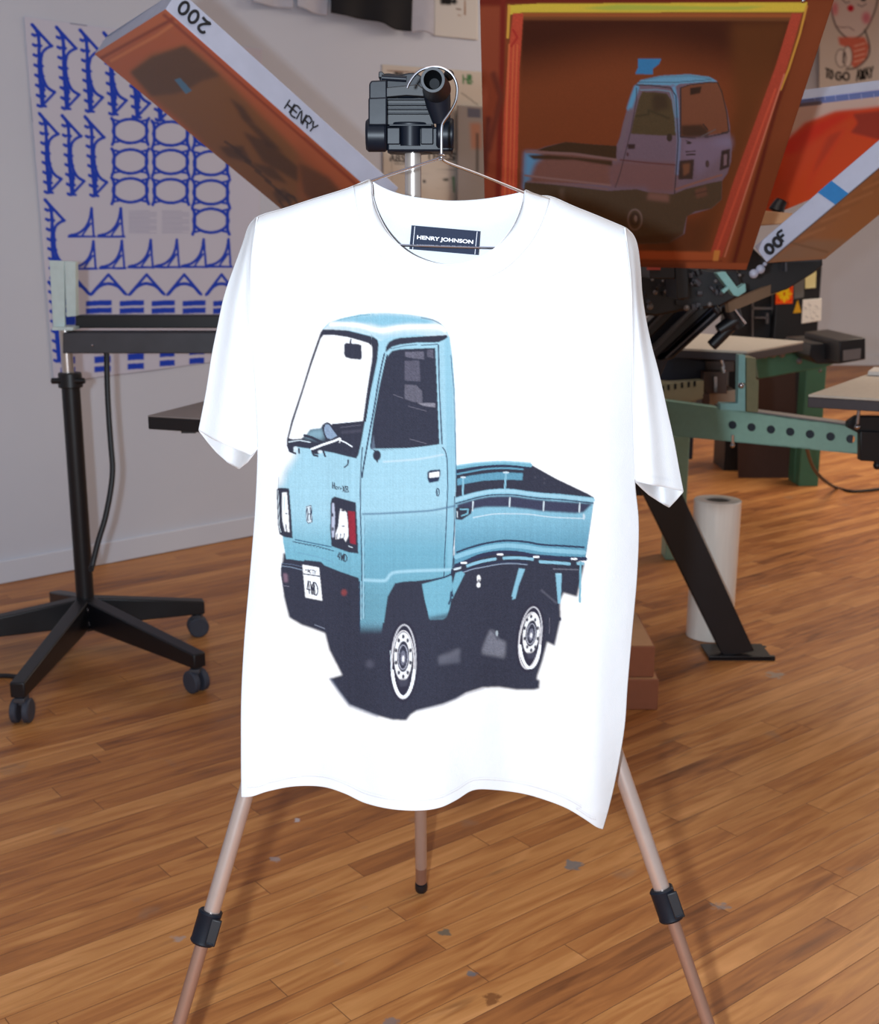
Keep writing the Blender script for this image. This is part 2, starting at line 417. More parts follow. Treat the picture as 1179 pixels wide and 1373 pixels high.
def floor_mat():
    m = bpy.data.materials.new('varnished_strip_floor'); nt, b = nodes_of(m); N = nt.nodes; L = nt.links
    def val(x):
        return x
    def mth(op, a, c=None, d=None):
        n = N.new('ShaderNodeMath'); n.operation = op
        for k, x in enumerate((a, c, d)):
            if x is None: continue
            if isinstance(x, (int, float)): n.inputs[k].default_value = x
            else: L.new(x, n.inputs[k])
        return n.outputs[0]
    tc = N.new('ShaderNodeTexCoord'); mp = N.new('ShaderNodeMapping')
    mp.vector_type = 'POINT'; mp.inputs['Rotation'].default_value = (0, 0, -(math.pi/2 - FLOOR_AZ))
    L.new(tc.outputs['Object'], mp.inputs['Vector'])
    sp = N.new('ShaderNodeSeparateXYZ'); L.new(mp.outputs[0], sp.inputs[0])
    W, LEN = 0.060, 1.0
    yv = mth('DIVIDE', sp.outputs[1], W); row = mth('FLOOR', yv); fy = mth('FRACT', yv)
    wn = N.new('ShaderNodeTexWhiteNoise'); wn.noise_dimensions = '1D'; L.new(row, wn.inputs['W'])
    xv = mth('ADD', mth('DIVIDE', sp.outputs[0], LEN), mth('MULTIPLY', wn.outputs['Value'], 7.3)); colx = mth('FLOOR', xv); fx = mth('FRACT', xv)
    cm = N.new('ShaderNodeCombineXYZ'); L.new(row, cm.inputs[0]); L.new(colx, cm.inputs[1])
    w2 = N.new('ShaderNodeTexWhiteNoise'); w2.noise_dimensions = '2D'; L.new(cm.outputs[0], w2.inputs['Vector'])
    # grain
    gm = N.new('ShaderNodeCombineXYZ'); L.new(mth('MULTIPLY', sp.outputs[0], 2.2), gm.inputs[0]); L.new(mth('MULTIPLY', sp.outputs[1], 22), gm.inputs[1]); L.new(mth('MULTIPLY', w2.outputs['Value'], 40), gm.inputs[2])
    g = N.new('ShaderNodeTexNoise'); g.inputs['Scale'].default_value = 1.6; g.inputs['Detail'].default_value = 6; g.inputs['Distortion'].default_value = 1.2; L.new(gm.outputs[0], g.inputs['Vector'])
    big = N.new('ShaderNodeTexNoise'); big.inputs['Scale'].default_value = 1.1; big.inputs['Detail'].default_value = 3; L.new(tc.outputs['Object'], big.inputs['Vector'])
    t = mth('ADD', mth('MULTIPLY', w2.outputs['Value'], .26), mth('ADD', mth('MULTIPLY', g.outputs['Fac'], .78), mth('MULTIPLY', big.outputs['Fac'], .36)))
    cr = N.new('ShaderNodeValToRGB'); L.new(t, cr.inputs[0]); e = cr.color_ramp.elements
    e[0].position = .38; e[0].color = (*lin((104,62,34)), 1); e[1].position = 1.0; e[1].color = (*lin((208,148,92)), 1)
    for p, c in ((.52, (142,88,48)), (.66, (168,108,58)), (.82, (188,130,74))):
        x = e.new(p); x.color = (*lin(c), 1)
    # gaps
    dy = mth('MINIMUM', fy, mth('SUBTRACT', 1, fy)); dx = mth('MINIMUM', fx, mth('SUBTRACT', 1, fx))
    gy = mth('SMOOTH_MIN', mth('DIVIDE', dy, .02), mth('DIVIDE', dx, .0014), .1)
    gy = mth('MINIMUM', gy, 1.0); gy = mth('MAXIMUM', gy, 0.0)
    mx = N.new('ShaderNodeMix'); mx.data_type = 'RGBA'; L.new(gy, mx.inputs[0]); mx.inputs[6].default_value = (*lin((92,54,32)), 1); L.new(cr.outputs[0], mx.inputs[7])
    scn = N.new('ShaderNodeTexNoise'); scn.inputs['Scale'].default_value = 55; scn.inputs['Detail'].default_value = 3; L.new(tc.outputs['Object'], scn.inputs['Vector'])
    # worn grey scuffs and paint spots
    sc = N.new('ShaderNodeTexNoise'); sc.inputs['Scale'].default_value = 6.5; sc.inputs['Detail'].default_value = 5; L.new(tc.outputs['Object'], sc.inputs['Vector'])
    sr = N.new('ShaderNodeValToRGB'); L.new(sc.outputs['Fac'], sr.inputs[0]); sr.color_ramp.elements[0].position = .66; sr.color_ramp.elements[0].color = (0,0,0,1); sr.color_ramp.elements[1].position = .76; sr.color_ramp.elements[1].color = (.5,.5,.5,1)
    m2 = N.new('ShaderNodeMix'); m2.data_type = 'RGBA'; L.new(sr.outputs[0], m2.inputs[0]); L.new(mx.outputs[2], m2.inputs[6]); m2.inputs[7].default_value = (*lin((128,112,98)), 1)
    # dark mineral streaks running with the boards
    sm = N.new('ShaderNodeCombineXYZ'); L.new(mth('MULTIPLY', sp.outputs[0], 3.0), sm.inputs[0]); L.new(mth('MULTIPLY', sp.outputs[1], 26), sm.inputs[1])
    sn = N.new('ShaderNodeTexNoise'); sn.inputs['Scale'].default_value = 1.0; sn.inputs['Detail'].default_value = 4; L.new(sm.outputs[0], sn.inputs['Vector'])
    s2 = N.new('ShaderNodeValToRGB'); L.new(sn.outputs['Fac'], s2.inputs[0]); s2.color_ramp.elements[0].position = .64; s2.color_ramp.elements[0].color = (0,0,0,1); s2.color_ramp.elements[1].position = .72; s2.color_ramp.elements[1].color = (.45,.45,.45,1)
    m3 = N.new('ShaderNodeMix'); m3.data_type = 'RGBA'; L.new(s2.outputs[0], m3.inputs[0]); L.new(m2.outputs[2], m3.inputs[6]); m3.inputs[7].default_value = (*lin((84,52,36)), 1)
    last = m3.outputs[2]
    for (sx_, sy_, r_, c_) in ((770,1160,.020,(96,112,120)),(597,1250,.012,(74,88,84)),(635,1305,.010,(84,104,116)),(398,1100,.010,(190,186,190)),(370,1152,.012,(150,140,140)),(965,1215,.016,(130,124,122)),(238,1258,.014,(160,140,130)),(524,1370,.014,(120,110,110)),(660,1340,.016,(110,62,30)),(1040,905,.03,(150,140,128))):
        c0 = floor_pt(sx_, sy_)
        vm = N.new('ShaderNodeVectorMath'); vm.operation = 'DISTANCE'; L.new(tc.outputs['Object'], vm.inputs[0]); vm.inputs[1].default_value = (c0.x, c0.y, 0)
        dd = mth('ADD', vm.outputs['Value'], mth('MULTIPLY', mth('SUBTRACT', scn.outputs['Fac'], .5), r_*3.0))
        k_ = mth('MULTIPLY', mth('SUBTRACT', 1.0, mth('SMOOTHSTEP', dd, r_*.6, r_) if False else mth('MINIMUM', mth('MAXIMUM', mth('DIVIDE', mth('SUBTRACT', dd, r_*.6), r_*.4), 0.0), 1.0)), .75)
        mm = N.new('ShaderNodeMix'); mm.data_type = 'RGBA'; L.new(k_, mm.inputs[0]); L.new(last, mm.inputs[6]); mm.inputs[7].default_value = (*lin(c_), 1); last = mm.outputs[2]
    L.new(last, b.inputs['Base Color'])
    rr = mth('ADD', .34, mth('MULTIPLY', g.outputs['Fac'], .22)); L.new(rr, b.inputs['Roughness']); b.inputs['Specular IOR Level'].default_value = .35
    bp = N.new('ShaderNodeBump'); bp.inputs['Strength'].default_value = .25; bp.inputs['Distance'].default_value = .002
    L.new(mth('ADD', gy, mth('MULTIPLY', g.outputs['Fac'], .25)), bp.inputs['Height']); L.new(bp.outputs[0], b.inputs['Normal'])
    return m

# ================================================================== room
WA = Vector((-1.636, 4.265, 0)); WB = Vector((-.820, 4.995, 0))
WD = (WB-WA).normalized(); WN = Vector((WD.y, -WD.x, 0))       # wall normal, into the room
FLOOR_AZ = math.atan2(WD.x, WD.y) + math.radians(3.5)
M['floor'] = floor_mat()
def wpt(s, z, off=0.0):
    return WA + WD*s + Vector((0,0,z)) + WN*off
def on_wall(px, py, off=0.0):
    return on_plane(px, py, WA + WN*off, WN)

CEIL = 3.5
fb = MB(); fb.box((1.5, 5.0, -.05), (17, 17, .1)); tag(fb.build('floor', M['floor']), kind='structure')
cb = MB(); cb.box((1.5, 5.0, CEIL+.05), (17, 17, .1)); tag(cb.build('ceiling', M['wall']), kind='structure')
S_END = 3.25
E_ = wpt(S_END, 0)
def wall_slab(name, a, b, n, th=.12, z1=CEIL):
    mb = MB(); a = Vector((a[0], a[1], 0)); b = Vector((b[0], b[1], 0)); o = -Vector(n)*th; up = Vector((0,0,z1))
    mb.hexa([a, b, b+o, a+o, a+up, b+up, b+o+up, a+o+up]); return tag(mb.build(name, M['wall']), kind='structure')
wall_slab('wall_left', wpt(-6, 0), E_, WN)
wall_slab('wall_return', E_, (E_.x+.12, 12.2), (1,0,0))
wall_slab('wall_back', (E_.x, 12.1), (9.8, 12.1), (0,-1,0))
# skirting boards
def skirt(name, a, b, n, h=.085, t=.016):
    mb = MB(); a = Vector(a); b = Vector(b); o = Vector(n)*t
    mb.hexa([a, b, b+o, a+o, a+Vector((0,0,h)), b+Vector((0,0,h)), b+o*.7+Vector((0,0,h)), a+o*.7+Vector((0,0,h))])
    return tag(mb.build(name, M['wall'], bevel=.004), kind='structure')
skirt('baseboard_left', wpt(-5.9, 0.001, .001), wpt(S_END, 0.001, .001), WN)
skirt('baseboard_back', (E_.x+.2, 12.09, .001), (9.7, 12.09, .001), (0,-1,0), .1)

# ================================================================== camera and light
cd = bpy.data.cameras.new('camera'); cam = bpy.data.objects.new('camera', cd); COL.objects.link(cam)
cam.location = (0, 0, H); cam.rotation_euler = (math.pi/2 - TH, 0, 0)
cd.sensor_fit = 'HORIZONTAL'; cd.sensor_width = 36; cd.lens = 36*F/1179
cd.clip_start = .05
cd.dof.use_dof = True; cd.dof.focus_distance = 1.48; cd.dof.aperture_fstop = 11
SC.camera = cam
vs = SC.view_settings; vs.view_transform = 'Standard'; vs.look = 'None'; vs.gamma = 1; vs.use_curve_mapping = False; vs.exposure = 0.0

def light(name, typ, loc, power, col, size=None, size_y=None, rot=(0,0,0)):
    ld = bpy.data.lights.new(name, typ); ld.energy = power; ld.color = col
    if typ == 'AREA':
        ld.shape = 'RECTANGLE'; ld.size = size; ld.size_y = size_y or size
    elif size: ld.shadow_soft_size = size
    o = bpy.data.objects.new(name, ld); COL.objects.link(o); o.location = loc; o.rotation_euler = rot
    return o
light('camera_flash', 'POINT', (-.13, -.03, H+.01), 162, (.76, .88, 1.0), .022)
light('ceiling_panel_near', 'AREA', (.8, 1.6, CEIL-.12), 22, (1, .85, .70), 2.6, 1.6)
light('ceiling_panel_far', 'AREA', (3.8, 6.4, CEIL-.12), 185, (1, .84, .67), 3.0, 2.4)
w = bpy.data.worlds.new('world'); SC.world = w; w.use_nodes = True
bg = w.node_tree.nodes['Background']; bg.inputs[0].default_value = (1.0, .95, .92, 1); bg.inputs[1].default_value = .38

# ================================================================== the T-shirt
def resample(pts, n, key=None):
    P = np.array(pts, float)
    if key is None:
        d = np.r_[0, np.cumsum(np.hypot(*np.diff(P, axis=0).T))]; d /= d[-1]
    else:
        d = (P[:, key]-P[0, key])/(P[-1, key]-P[0, key])
    t = np.linspace(0, 1, n)
    return np.stack([np.interp(t, d, P[:, 0]), np.interp(t, d, P[:, 1])], -1)

def coons(T, B, Lf, R, nu, nv, fall=lambda v: 1-v):
    T = resample(T, nu, 0); B = resample(B, nu, 0); Lf = resample(Lf, nv, 1); R = resample(R, nv, 1)
    u = np.linspace(0, 1, nu)[None, :, None]; v = np.linspace(0, 1, nv)[:, None, None]
    Ts = T[0]*(1-u[0]) + T[-1]*u[0]
    P = (1-v)*Ts[None] + fall(v)*(T-Ts)[None] + v*B[None] + (1-u)*Lf[:, None] + u*R[:, None]
    P -= (1-u)*(1-v)*T[0] + u*(1-v)*T[-1] + (1-u)*v*B[0] + u*v*B[-1]
    return P[..., 0], P[..., 1]

def sm(pts, k=8): return [tuple(p) for p in smooth_path(pts, k)]
NECK_F = sm([(499,243),(500,262),(507,286),(521,312),(543,335),(570,349),(600,355),(632,350),(662,334),(685,308),(698,280),(703,257)])
NECK_B = sm([(499,243),(513,251),(537,260),(570,266),(606,269),(645,267),(678,262),(703,257)])
SH_L = sm([(345,291),(358,286),(380,280),(420,267),(462,254),(485,245),(496,240)])
SH_R = sm([(704,254),(722,262),(740,264),(770,277),(800,289),(838,305)])
HEM = sm([(323.5,1069),(338,1068),(360,1061),(395,1054.5),(432,1055),(462,1064),(490,1077),(525,1085),(562,1087),(590,1083),(612,1073),(634,1060),(660,1059),(700,1064),(735,1074),(762,1085),(785,1099),(800,1109),(809,1112)])
SIDE_L = sm([(345,291),(337,350),(338,450),(343,540),(345,602),(342,680),(335,770),(328,850),(323.5,930),(323,1000),(323.5,1069)])
SIDE_R = sm([(838,305),(846,380),(848,470),(849,560),(852,645),(857,700),(855,770),(848,850),(842,920),(838,975),(828,1035),(818,1080),(809,1112)])

def sstep(a, b, x):
    t = np.clip((x-a)/(b-a), 0, 1); return t*t*(3-2*t)

def body_depth(px, py, u):
    """distance of the hanging front from the camera"""
    s = np.clip((py-250)/840, 0, 1)
    Y = 1.508 - .085*s
    tp = .15 + .85*sstep(330, 600, py)
    Y = Y + .013*np.exp(-((px-600)/125.0)**2)*np.exp(-np.maximum(py-270, 0)/110.0)
    Y = Y + (.030*np.abs(2*u-1)**5 + .012*np.abs(2*u-1)**2)*tp
    amp = .003 + .017*sstep(.55, 1.0, s)
    ph = np.interp(px, [323, 420, 560, 690, 809], [0.2, np.pi, 2*np.pi, 3*np.pi, 4*np.pi])
    Y = Y - amp*np.cos(ph)
    Y = Y + .0022*np.sin(px/23.0 + s*3.1)*sstep(.2, .9, s) + .0016*np.sin(px/11.0 - s*5)*sstep(.6, 1, s)
    # diagonal drag folds falling from the shoulders
    d1 = (px-400) - (py-300)*.10; d2 = (790-px) - (py-320)*.02
    Y = Y + .004*np.exp(-(d1/26)**2)*sstep(.05,.3,s)*(1-sstep(.7,1,s)) + .004*np.exp(-(d2/22)**2)*sstep(.2,.5,s)
    return Y

shirt = empty('t_shirt', (-.0, 1.48, 0.52), 'white t-shirt printed with a pale blue pickup truck, hanging on a wire hanger', 't-shirt')
# ================================================================== artwork: blue kei truck printed on the shirt (drawn in shirt units)
INK = (54,57,74); INK2 = (74,75,90); NAVY = (46,56,84)
SKY = (163,211,232); SKY2 = (140,197,222); MID = (120,182,206); DEEP = (98,158,186); PALE = (214,234,246); WHT = (246,249,253)

def draw_truck(K):
    blue_v = lambda ca, cb, ya, yb: (lambda X, Y: lin(ca)[None,None]*(1-sstep(ya,yb,Y))[...,None] + lin(cb)[None,None]*sstep(ya,yb,Y)[...,None])
    # ---- shadow and dark underbody mass
    K.frame(0,0,1)
    K.poly([(378,765),(381,800),(388,828),(405,838),(420,843),(436,849),(442,872),(459,905),(442,910),(453,925),(468,945),(486,952),(504,959),(526,965),(545,966),(551,958),(559,953),(575,949),(594,944),(612,937),(625,929),(647,922),(668,921),(682,923),(694,925),(716,925),(723,923),(724,912),(720,911),(721,905),(727,888),(734,861),(744,866),(752,830),(751,806),(756,795),(774,800),(778,783),(784,755),(700,740),(600,745),(480,740),(380,742)], INK, tex=.16, soft=1.0)
    # ---- far bed side, interior
    K.frame(590,600,5.126)
    K.poly([(105,150),(300,112),(450,100),(622,116),(800,215),(1020,320),(1060,345),(1000,770),(900,800),(650,780),(450,760),(105,860)], INK, tex=.12)
    K.line([(100,142),(200,125),(300,112),(450,105),(622,122)], 26, MID, smooth=True, tex=.05)
    K.line([(100,128),(200,112),(300,102),(450,96),(622,108)], 10, SKY, smooth=True)
    K.line([(100,170),(300,132),(450,125),(610,140)], 10, NAVY, smooth=True)
    K.line([(110,185),(300,150),(450,142),(570,150)], 12, DEEP, smooth=True)
    K.poly([(120,215),(200,195),(300,180),(400,170),(570,176),(568,225),(450,220),(300,228),(200,245),(120,262)], DEEP, tex=.1)
    K.line([(160,205),(158,325)], 12, SKY2); K.line([(148,205),(172,205)], 10, PALE)
    K.line([(455,170),(447,285)], 14, SKY2); K.line([(440,172),(470,172)], 10, PALE)
    for x, y in ((655,205),(718,245),(720,215)): K.ell(x, y, 7, 7, INK2)
    # near bed side
    K.poly([(105,345),(200,318),(250,305),(330,290),(420,283),(500,285),(600,300),(700,312),(830,320),(1060,345),(1055,385),(1040,500),(1010,700),(1000,760),(850,752),(650,735),(450,712),(300,738),(180,790),(100,830)],
           blue_v(SKY2, DEEP, 672, 742), tex=.07)
    K.line([(110,362),(180,340),(250,322),(340,305),(420,300),(510,303),(600,316),(700,328),(830,337),(1055,362)], 22, SKY, smooth=True)
    K.line([(110,385),(180,365),(250,345),(340,328),(420,324),(510,326),(600,338),(700,350),(830,358),(1055,382)], 8, NAVY, smooth=True)
    K.poly([(118,392),(200,368),(260,352),(340,338),(420,334),(510,336),(620,352),(760,366),(900,375),(1050,386),(1030,405),(990,445),(930,452),(700,438),(620,425),(460,408),(300,410),(240,420),(200,440),(160,490),(118,495)], (62,66,92), tex=.12, soft=1)
    for x, y in ((228,372),(482,345),(715,372),(962,382)): K.line([(x,y),(x-4,y+62)], 9, PALE)
    K.poly([(108,415),(150,408),(222,415),(215,455),(150,498),(108,492)], INK)
    K.line([(140,425),(195,425),(190,455),(150,470)], 10, MID); K.line([(118,440),(122,480)], 6, PALE)
    K.line([(230,482),(320,465),(400,456),(600,458),(760,478),(985,488)], 7, PALE, smooth=True, alpha=.8)
    K.ell(990, 475, 8, 22, PALE, alpha=.8)
    K.line([(118,720),(200,690),(300,662),(400,645),(480,640),(600,650),(700,668),(840,676),(990,686)], 13, NAVY, smooth=True)
    K.line([(112,752),(200,722),(300,695),(400,678),(480,674),(600,685),(700,702),(840,712),(990,722)], 30, SKY2, smooth=True)
    K.line([(92,820),(180,785),(260,750),(350,728),(450,720),(560,728),(650,745),(800,758),(1000,766)], 26, (50,56,84), smooth=True)
    for a in ([(185,815),(280,785),(380,766)], [(428,762),(530,758),(640,768)], [(672,785),(800,792),(890,800)], [(925,798),(985,798)]):
        K.line(a, 20, SKY2, smooth=True)
    K.line([(100,838),(150,825)], 14, PALE)
    for x, y in ((165,793),(414,735),(662,752),(922,766)):
        K.poly([(x-14,y),(x+14,y),(x+22,y+50),(x-22,y+50)], INK); K.line([(x-16,y),(x+16,y)], 13, WHT)
    K.line([(105,868),(200,835),(300,805),(400,790),(500,788),(600,795)], 8, NAVY, smooth=True)
    K.line([(130,870),(220,838),(300,822),(420,800),(520,798),(600,806)], 6, (150,170,195), smooth=True)
    K.line([(780,835),(950,840)], 8, (110,115,130)); K.line([(968,788),(962,1060)], 14, MID)
    K.poly([(108,862),(150,850),(172,868),(135,940),(95,1020),(85,1040),(60,1040)], MID, tex=.06)
    K.line([(80,960),(86,1020)], 12, NAVY)
    K.ell(267, 900, 13, 24, WHT); K.ell(266, 945, 13, 18, WHT); K.ell(268, 915, 6, 10, INK)
    K.poly([(543,830),(586,835),(512,1028),(492,1025)], SKY2); K.poly([(795,866),(838,866),(830,1072),(812,1072)], SKY2)
    K.line([(800,870),(834,870)], 8, SKY)
    K.frame(590,740,5.126)
    K.poly([(495,330),(512,290),(540,240),(520,320)], SKY2)
    # grey bits under the body
    K.poly([(345,540),(370,545),(400,600),(450,625),(445,730),(290,700),(300,650)], (128,132,146), alpha=.8, tex=.15, soft=2)
    K.poly([(0,715),(120,665),(138,665),(138,700),(0,765)], (96,98,112), alpha=.7, soft=2)
    K.line([(360,545),(395,600)], 14, INK); K.ell(392,560,8,20,PALE,alpha=.7)
    K.line([(700,265),(800,350)], 12, (104,106,122), alpha=.6, soft=2)
    K.line([(755,455),(752,560)], 5, (100,100,116)); K.ell(826,462,9,14,INK)
    # ---- cab body
    K.frame(0,0,1)
    K.poly([(433,441),(442,432),(460,427),(483,422),(515,420),(548,422),(572,426),(588,431),(597,439),(603,452),(607,480),(610,520),(612,600),(611,660),(609,720),(606,765),(604,773),(607,786),(604,800),(598,822),(585,826),(571,832),(560,800),(555,780),(530,782),(520,800),(515,835),(482,835),(481,775),(455,766),(440,760),(432,757),(424,754),(384,750),(380,728),(377,700),(374,670),(373,640),(377,625),(386,612),(387,590),(400,545),(416,490)],
           lambda X, Y: (lin(SKY)[None,None]*(1-sstep(680,745,Y))[...,None]+lin(MID)[None,None]*sstep(680,745,Y)[...,None])*(1-.22*sstep(745,815,Y))[...,None], tex=.06)
    K.poly([(370,596),(384,596),(398,606),(392,618),(382,632),(378,650),(366,655)], WHT, soft=5)
    K.poly([(596,455),(603,452),(611,600),(608,760),(600,760),(599,600)], SKY2, alpha=.6, soft=1)
    # roof
    K.frame(360,410,4.535)
    K.poly([(330,150),(372,106),(460,80),(560,56),(700,48),(850,58),(960,74),(1030,95),(1072,132),(1095,185),(1040,190),(900,175),(740,190),(680,215),(640,185),(500,150)], PALE, tex=.02)
    K.poly([(372,106),(460,78),(560,56),(700,48),(850,58),(960,74),(1030,97),(960,112),(860,108),(760,118),(690,128),(620,110),(560,108),(500,98),(430,104)], SKY2, tex=.07, soft=2)
    K.line([(420,88),(470,76),(560,58),(640,50)], 7, MID, tex=.2); K.line([(930,72),(1000,86),(1050,112)], 6, NAVY, alpha=.6)
    K.line([(385,112),(540,118),(640,145),(700,150),(820,130),(1020,128),(1070,150)], 26, WHT, smooth=True, soft=3)
    K.poly([(345,138),(500,142),(640,180),(672,210),(720,225),(760,195),(900,178),(1085,175),(1060,162),(820,160),(700,178),(600,155),(450,128)], SKY, alpha=.8, soft=2)
    # windscreen
    K.poly([(318,160),(332,143),(400,145),(480,150),(560,170),(640,190),(664,208),(670,235),(662,330),(640,440),(612,560),(590,690),(565,830),(548,905),(535,928),(480,916),(400,895),(330,882),(300,905),(265,900),(258,870),(200,862),(160,855),(150,895),(130,880),(112,850),(112,815),(140,700),(200,520),(258,330)], INK, tex=.1)
    K.poly([(335,178),(400,178),(480,190),(560,212),(610,228),(632,248),(630,330),(612,440),(594,560),(575,700),(480,712),(380,724),(352,712),(330,722),(318,745),(255,752),(235,780),(200,808),(150,812),(124,806),(150,710),(205,540),(262,360),(318,200)], WHT)
    K.poly([(330,745),(255,752),(235,780),(215,800),(330,815),(340,790)], SKY, alpha=.6, soft=3)
    K.poly([(345,718),(372,722),(400,760),(420,790),(380,812),(352,802),(335,770),(332,735)], (150,175,205), alpha=.9, tex=.1)
    K.line([(335,745),(345,718),(370,718),(398,755),(425,790)], 10, INK, smooth=True); K.line([(332,740),(340,780),(355,810)], 9, INK)
    K.line([(390,722),(575,706)], 8, INK); K.line([(440,740),(560,725)], 5, (110,112,130), alpha=.6); K.line([(450,770),(560,760)], 14, (86,86,104), alpha=.6, soft=3)
    K.line([(220,788),(262,800),(330,832)], 16, INK); K.line([(120,840),(165,822),(260,828)], 10, INK)
    K.line([(150,838),(250,858)], 14, INK)
    K.line([(262,872),(330,845),(400,822),(432,808)], 13, WHT); K.line([(425,812),(470,832),(508,856)], 7, WHT); K.line([(440,806),(432,832)], 5, WHT)
    K.line([(125,828),(190,818),(255,830)], 6, PALE); K.ell(165, 868, 13, 12, PALE); K.ell(315, 888, 14, 10, PALE)
    K.line([(118,850),(130,885),(165,898)], 11, INK); K.line([(185,870),(188,895)], 10, INK)
    K.line([(265,880),(275,908),(300,914)], 11, INK); K.line([(335,885),(345,915)], 11, INK)
    # interior mirror
    K.line([(502,205),(498,232)], 10, INK)
    K.poly([(462,235),(472,226),(545,232),(566,240),(568,318),(560,328),(500,322),(468,312),(460,290)], INK, tex=.08, soft=.3)
    # a-pillar highlight
    K.line([(690,235),(672,330),(640,500),(610,680),(585,840),(568,960)], 16, SKY, smooth=True)
    K.line([(648,255),(640,360),(610,560),(588,700)], 12, INK, smooth=True)
    # door gutter and window
    K.poly([(712,285),(716,250),(732,222),(760,205),(800,195),(940,186),(1085,178),(1090,192),(1070,206),(1035,222),(900,224),(800,236),(752,250),(728,270)], INK, tex=.08)
    K.line([(706,290),(690,360),(668,470),(640,640),(610,800),(592,900),(575,1000),(570,1043)], 9, NAVY, smooth=True)
    K.line([(722,300),(700,400),(672,540),(648,680),(622,860)], 8, NAVY, smooth=True)
    K.poly([(738,290),(752,275),(800,264),(1015,256),(1022,400),(1040,842),(930,858),(820,870),(700,876),(622,872),(628,780),(640,690),(680,470),(716,320)], INK, tex=.14)
    K.line([(735,275),(765,258),(830,245),(930,240),(1018,238),(1024,300),(1036,560),(1050,850)], 7, SKY, smooth=True)
    K.line([(745,262),(830,243),(905,236)], 4, NAVY); K.line([(930,240),(1030,234)], 5, NAVY)
    K.line([(1034,240),(1040,500),(1056,840)], 7, NAVY); K.line([(1110,300),(1128,500),(1136,700),(1142,1043)], 5, (70,110,140))
    K.poly([(830,280),(945,278),(948,325),(880,320),(830,310)], (112,112,130), alpha=.8, tex=.25)
    K.poly([(965,268),(1003,266),(1005,320),(965,310)], (104,104,122), alpha=.7, tex=.2)
    K.poly([(828,335),(918,332),(925,460),(828,455)], (98,98,116), alpha=.8, tex=.2)
    K.poly([(830,478),(900,482),(935,520),(938,590),(880,585),(828,565)], (108,108,124), alpha=.8, tex=.2)
    K.poly([(905,590),(1015,592),(1015,618),(940,608)], (150,150,165), alpha=.8, tex=.2)
    K.line([(760,540),(820,562)], 4, (110,110,126)); K.line([(850,610),(960,640)], 4, (104,104,120)); K.line([(860,810),(960,838)], 4, (110,110,126))
    K.poly([(622,876),(640,782),(650,876)], (120,140,165), alpha=.5)
    # outside mirror
    K.line([(640,875),(658,890)], 8, INK); K.ell(660, 910, 24, 32, INK); K.line([(660,930),(662,948)], 9, INK)
    K.line([(700,948),(800,942),(930,930),(1060,905)], 9, PALE, smooth=True, alpha=.7, soft=2)
    K.line([(640,872),(840,868),(1050,850)], 6, SKY, alpha=.9)
    K.line([(486,938),(482,965),(462,982)], 8, INK, smooth=True)
    # ---- lower cab
    K.frame(360,600,4.535)
    K.line([(572,0),(562,160),(560,400),(568,700),(566,1043)], 6, NAVY, smooth=True)
    K.line([(586,420),(584,1043)], 3, NAVY, alpha=.5)
    K.line([(576,430),(578,1043)], 8, SKY, alpha=.8)
    K.line([(1060,0),(1078,30),(1088,100),(1090,250),(1084,400),(1075,600),(1068,782)], 6, NAVY, smooth=True)
    K.line([(1132,300),(1130,460),(1122,720)], 5, NAVY)
    # handle
    K.poly([(968,150),(985,138),(1045,133),(1047,165),(1035,205),(978,216),(966,185)], NAVY); K.poly([(978,155),(1040,145),(1040,178),(978,185)], WHT)
    K.ell(1030, 272, 9, 23, NAVY, w=6); K.line([(1030,262),(1030,284)], 5, NAVY)
    K.line([(575,405),(680,402),(800,396),(900,390),(1000,382),(1135,355)], 9, (86,120,150), smooth=True, soft=2)
    K.poly([(590,430),(700,425),(1080,400),(1068,740),(760,765),(720,800),(590,800)], DEEP, alpha=.28, tex=.08, soft=4)
    K.line([(585,806),(700,810),(725,795),(745,770),(780,758),(900,750),(1060,745),(1110,742)], 18, SKY, smooth=True, soft=2)
    # front details
    K.line([(390,212),(392,248)], 6, INK); K.line([(402,216),(404,250)], 6, INK); K.line([(391,230),(403,233)], 5, INK); K.ell(415,246,6,8,INK,w=4); K.line([(426,254),(426,240),(436,242),(437,256)], 4, INK); K.line([(440,250),(448,251)], 4, INK)
    K.line([(452,234),(466,270)], 6, INK); K.line([(466,236),(452,268)], 6, INK); K.line([(472,236),(474,272),(486,270),(484,256),(473,254),(483,250),(482,238),(472,236)], 5, INK)
    K.poly([(228,358),(262,350),(268,455),(240,462),(230,445)], PALE); K.line([(230,360),(232,445),(243,462),(266,452),(262,352),(230,360)], 4, NAVY)
    K.line([(238,372),(241,445)], 6, NAVY); K.line([(256,365),(258,440)], 6, NAVY); K.line([(240,408),(256,402)], 5, NAVY)
    # headlamps
    K.poly([(50,258),(62,245),(126,248),(138,400),(148,552),(100,545),(68,528),(58,470)], INK); K.poly([(82,275),(112,272),(122,400),(128,515),(100,510),(84,440)], WHT, soft=.3)
    K.line([(60,262),(66,480),(76,515)], 4, PALE); K.line([(76,280),(80,420),(86,500)], 5, INK); K.line([(98,300),(96,380)], 8, PALE); K.line([(106,470),(112,515)], 10, INK, alpha=.7); K.ell(108,402,6,4,INK)
    K.poly([(378,340),(385,310),(402,298),(532,335),(540,480),(547,645),(490,638),(384,600),(376,500)], INK)
    K.poly([(388,335),(400,340),(406,420),(400,545),(386,548),(384,440)], (190,200,225)); K.ell(390, 410, 6, 12, INK); K.ell(392, 495, 6, 12, INK)
    K.poly([(438,372),(462,380),(476,395),(485,470),(486,540),(470,575),(455,548),(410,560),(408,525),(425,480),(430,420)], WHT, tex=.02); K.ell(455,382,12,8,INK); K.ell(455,478,10,4,INK)
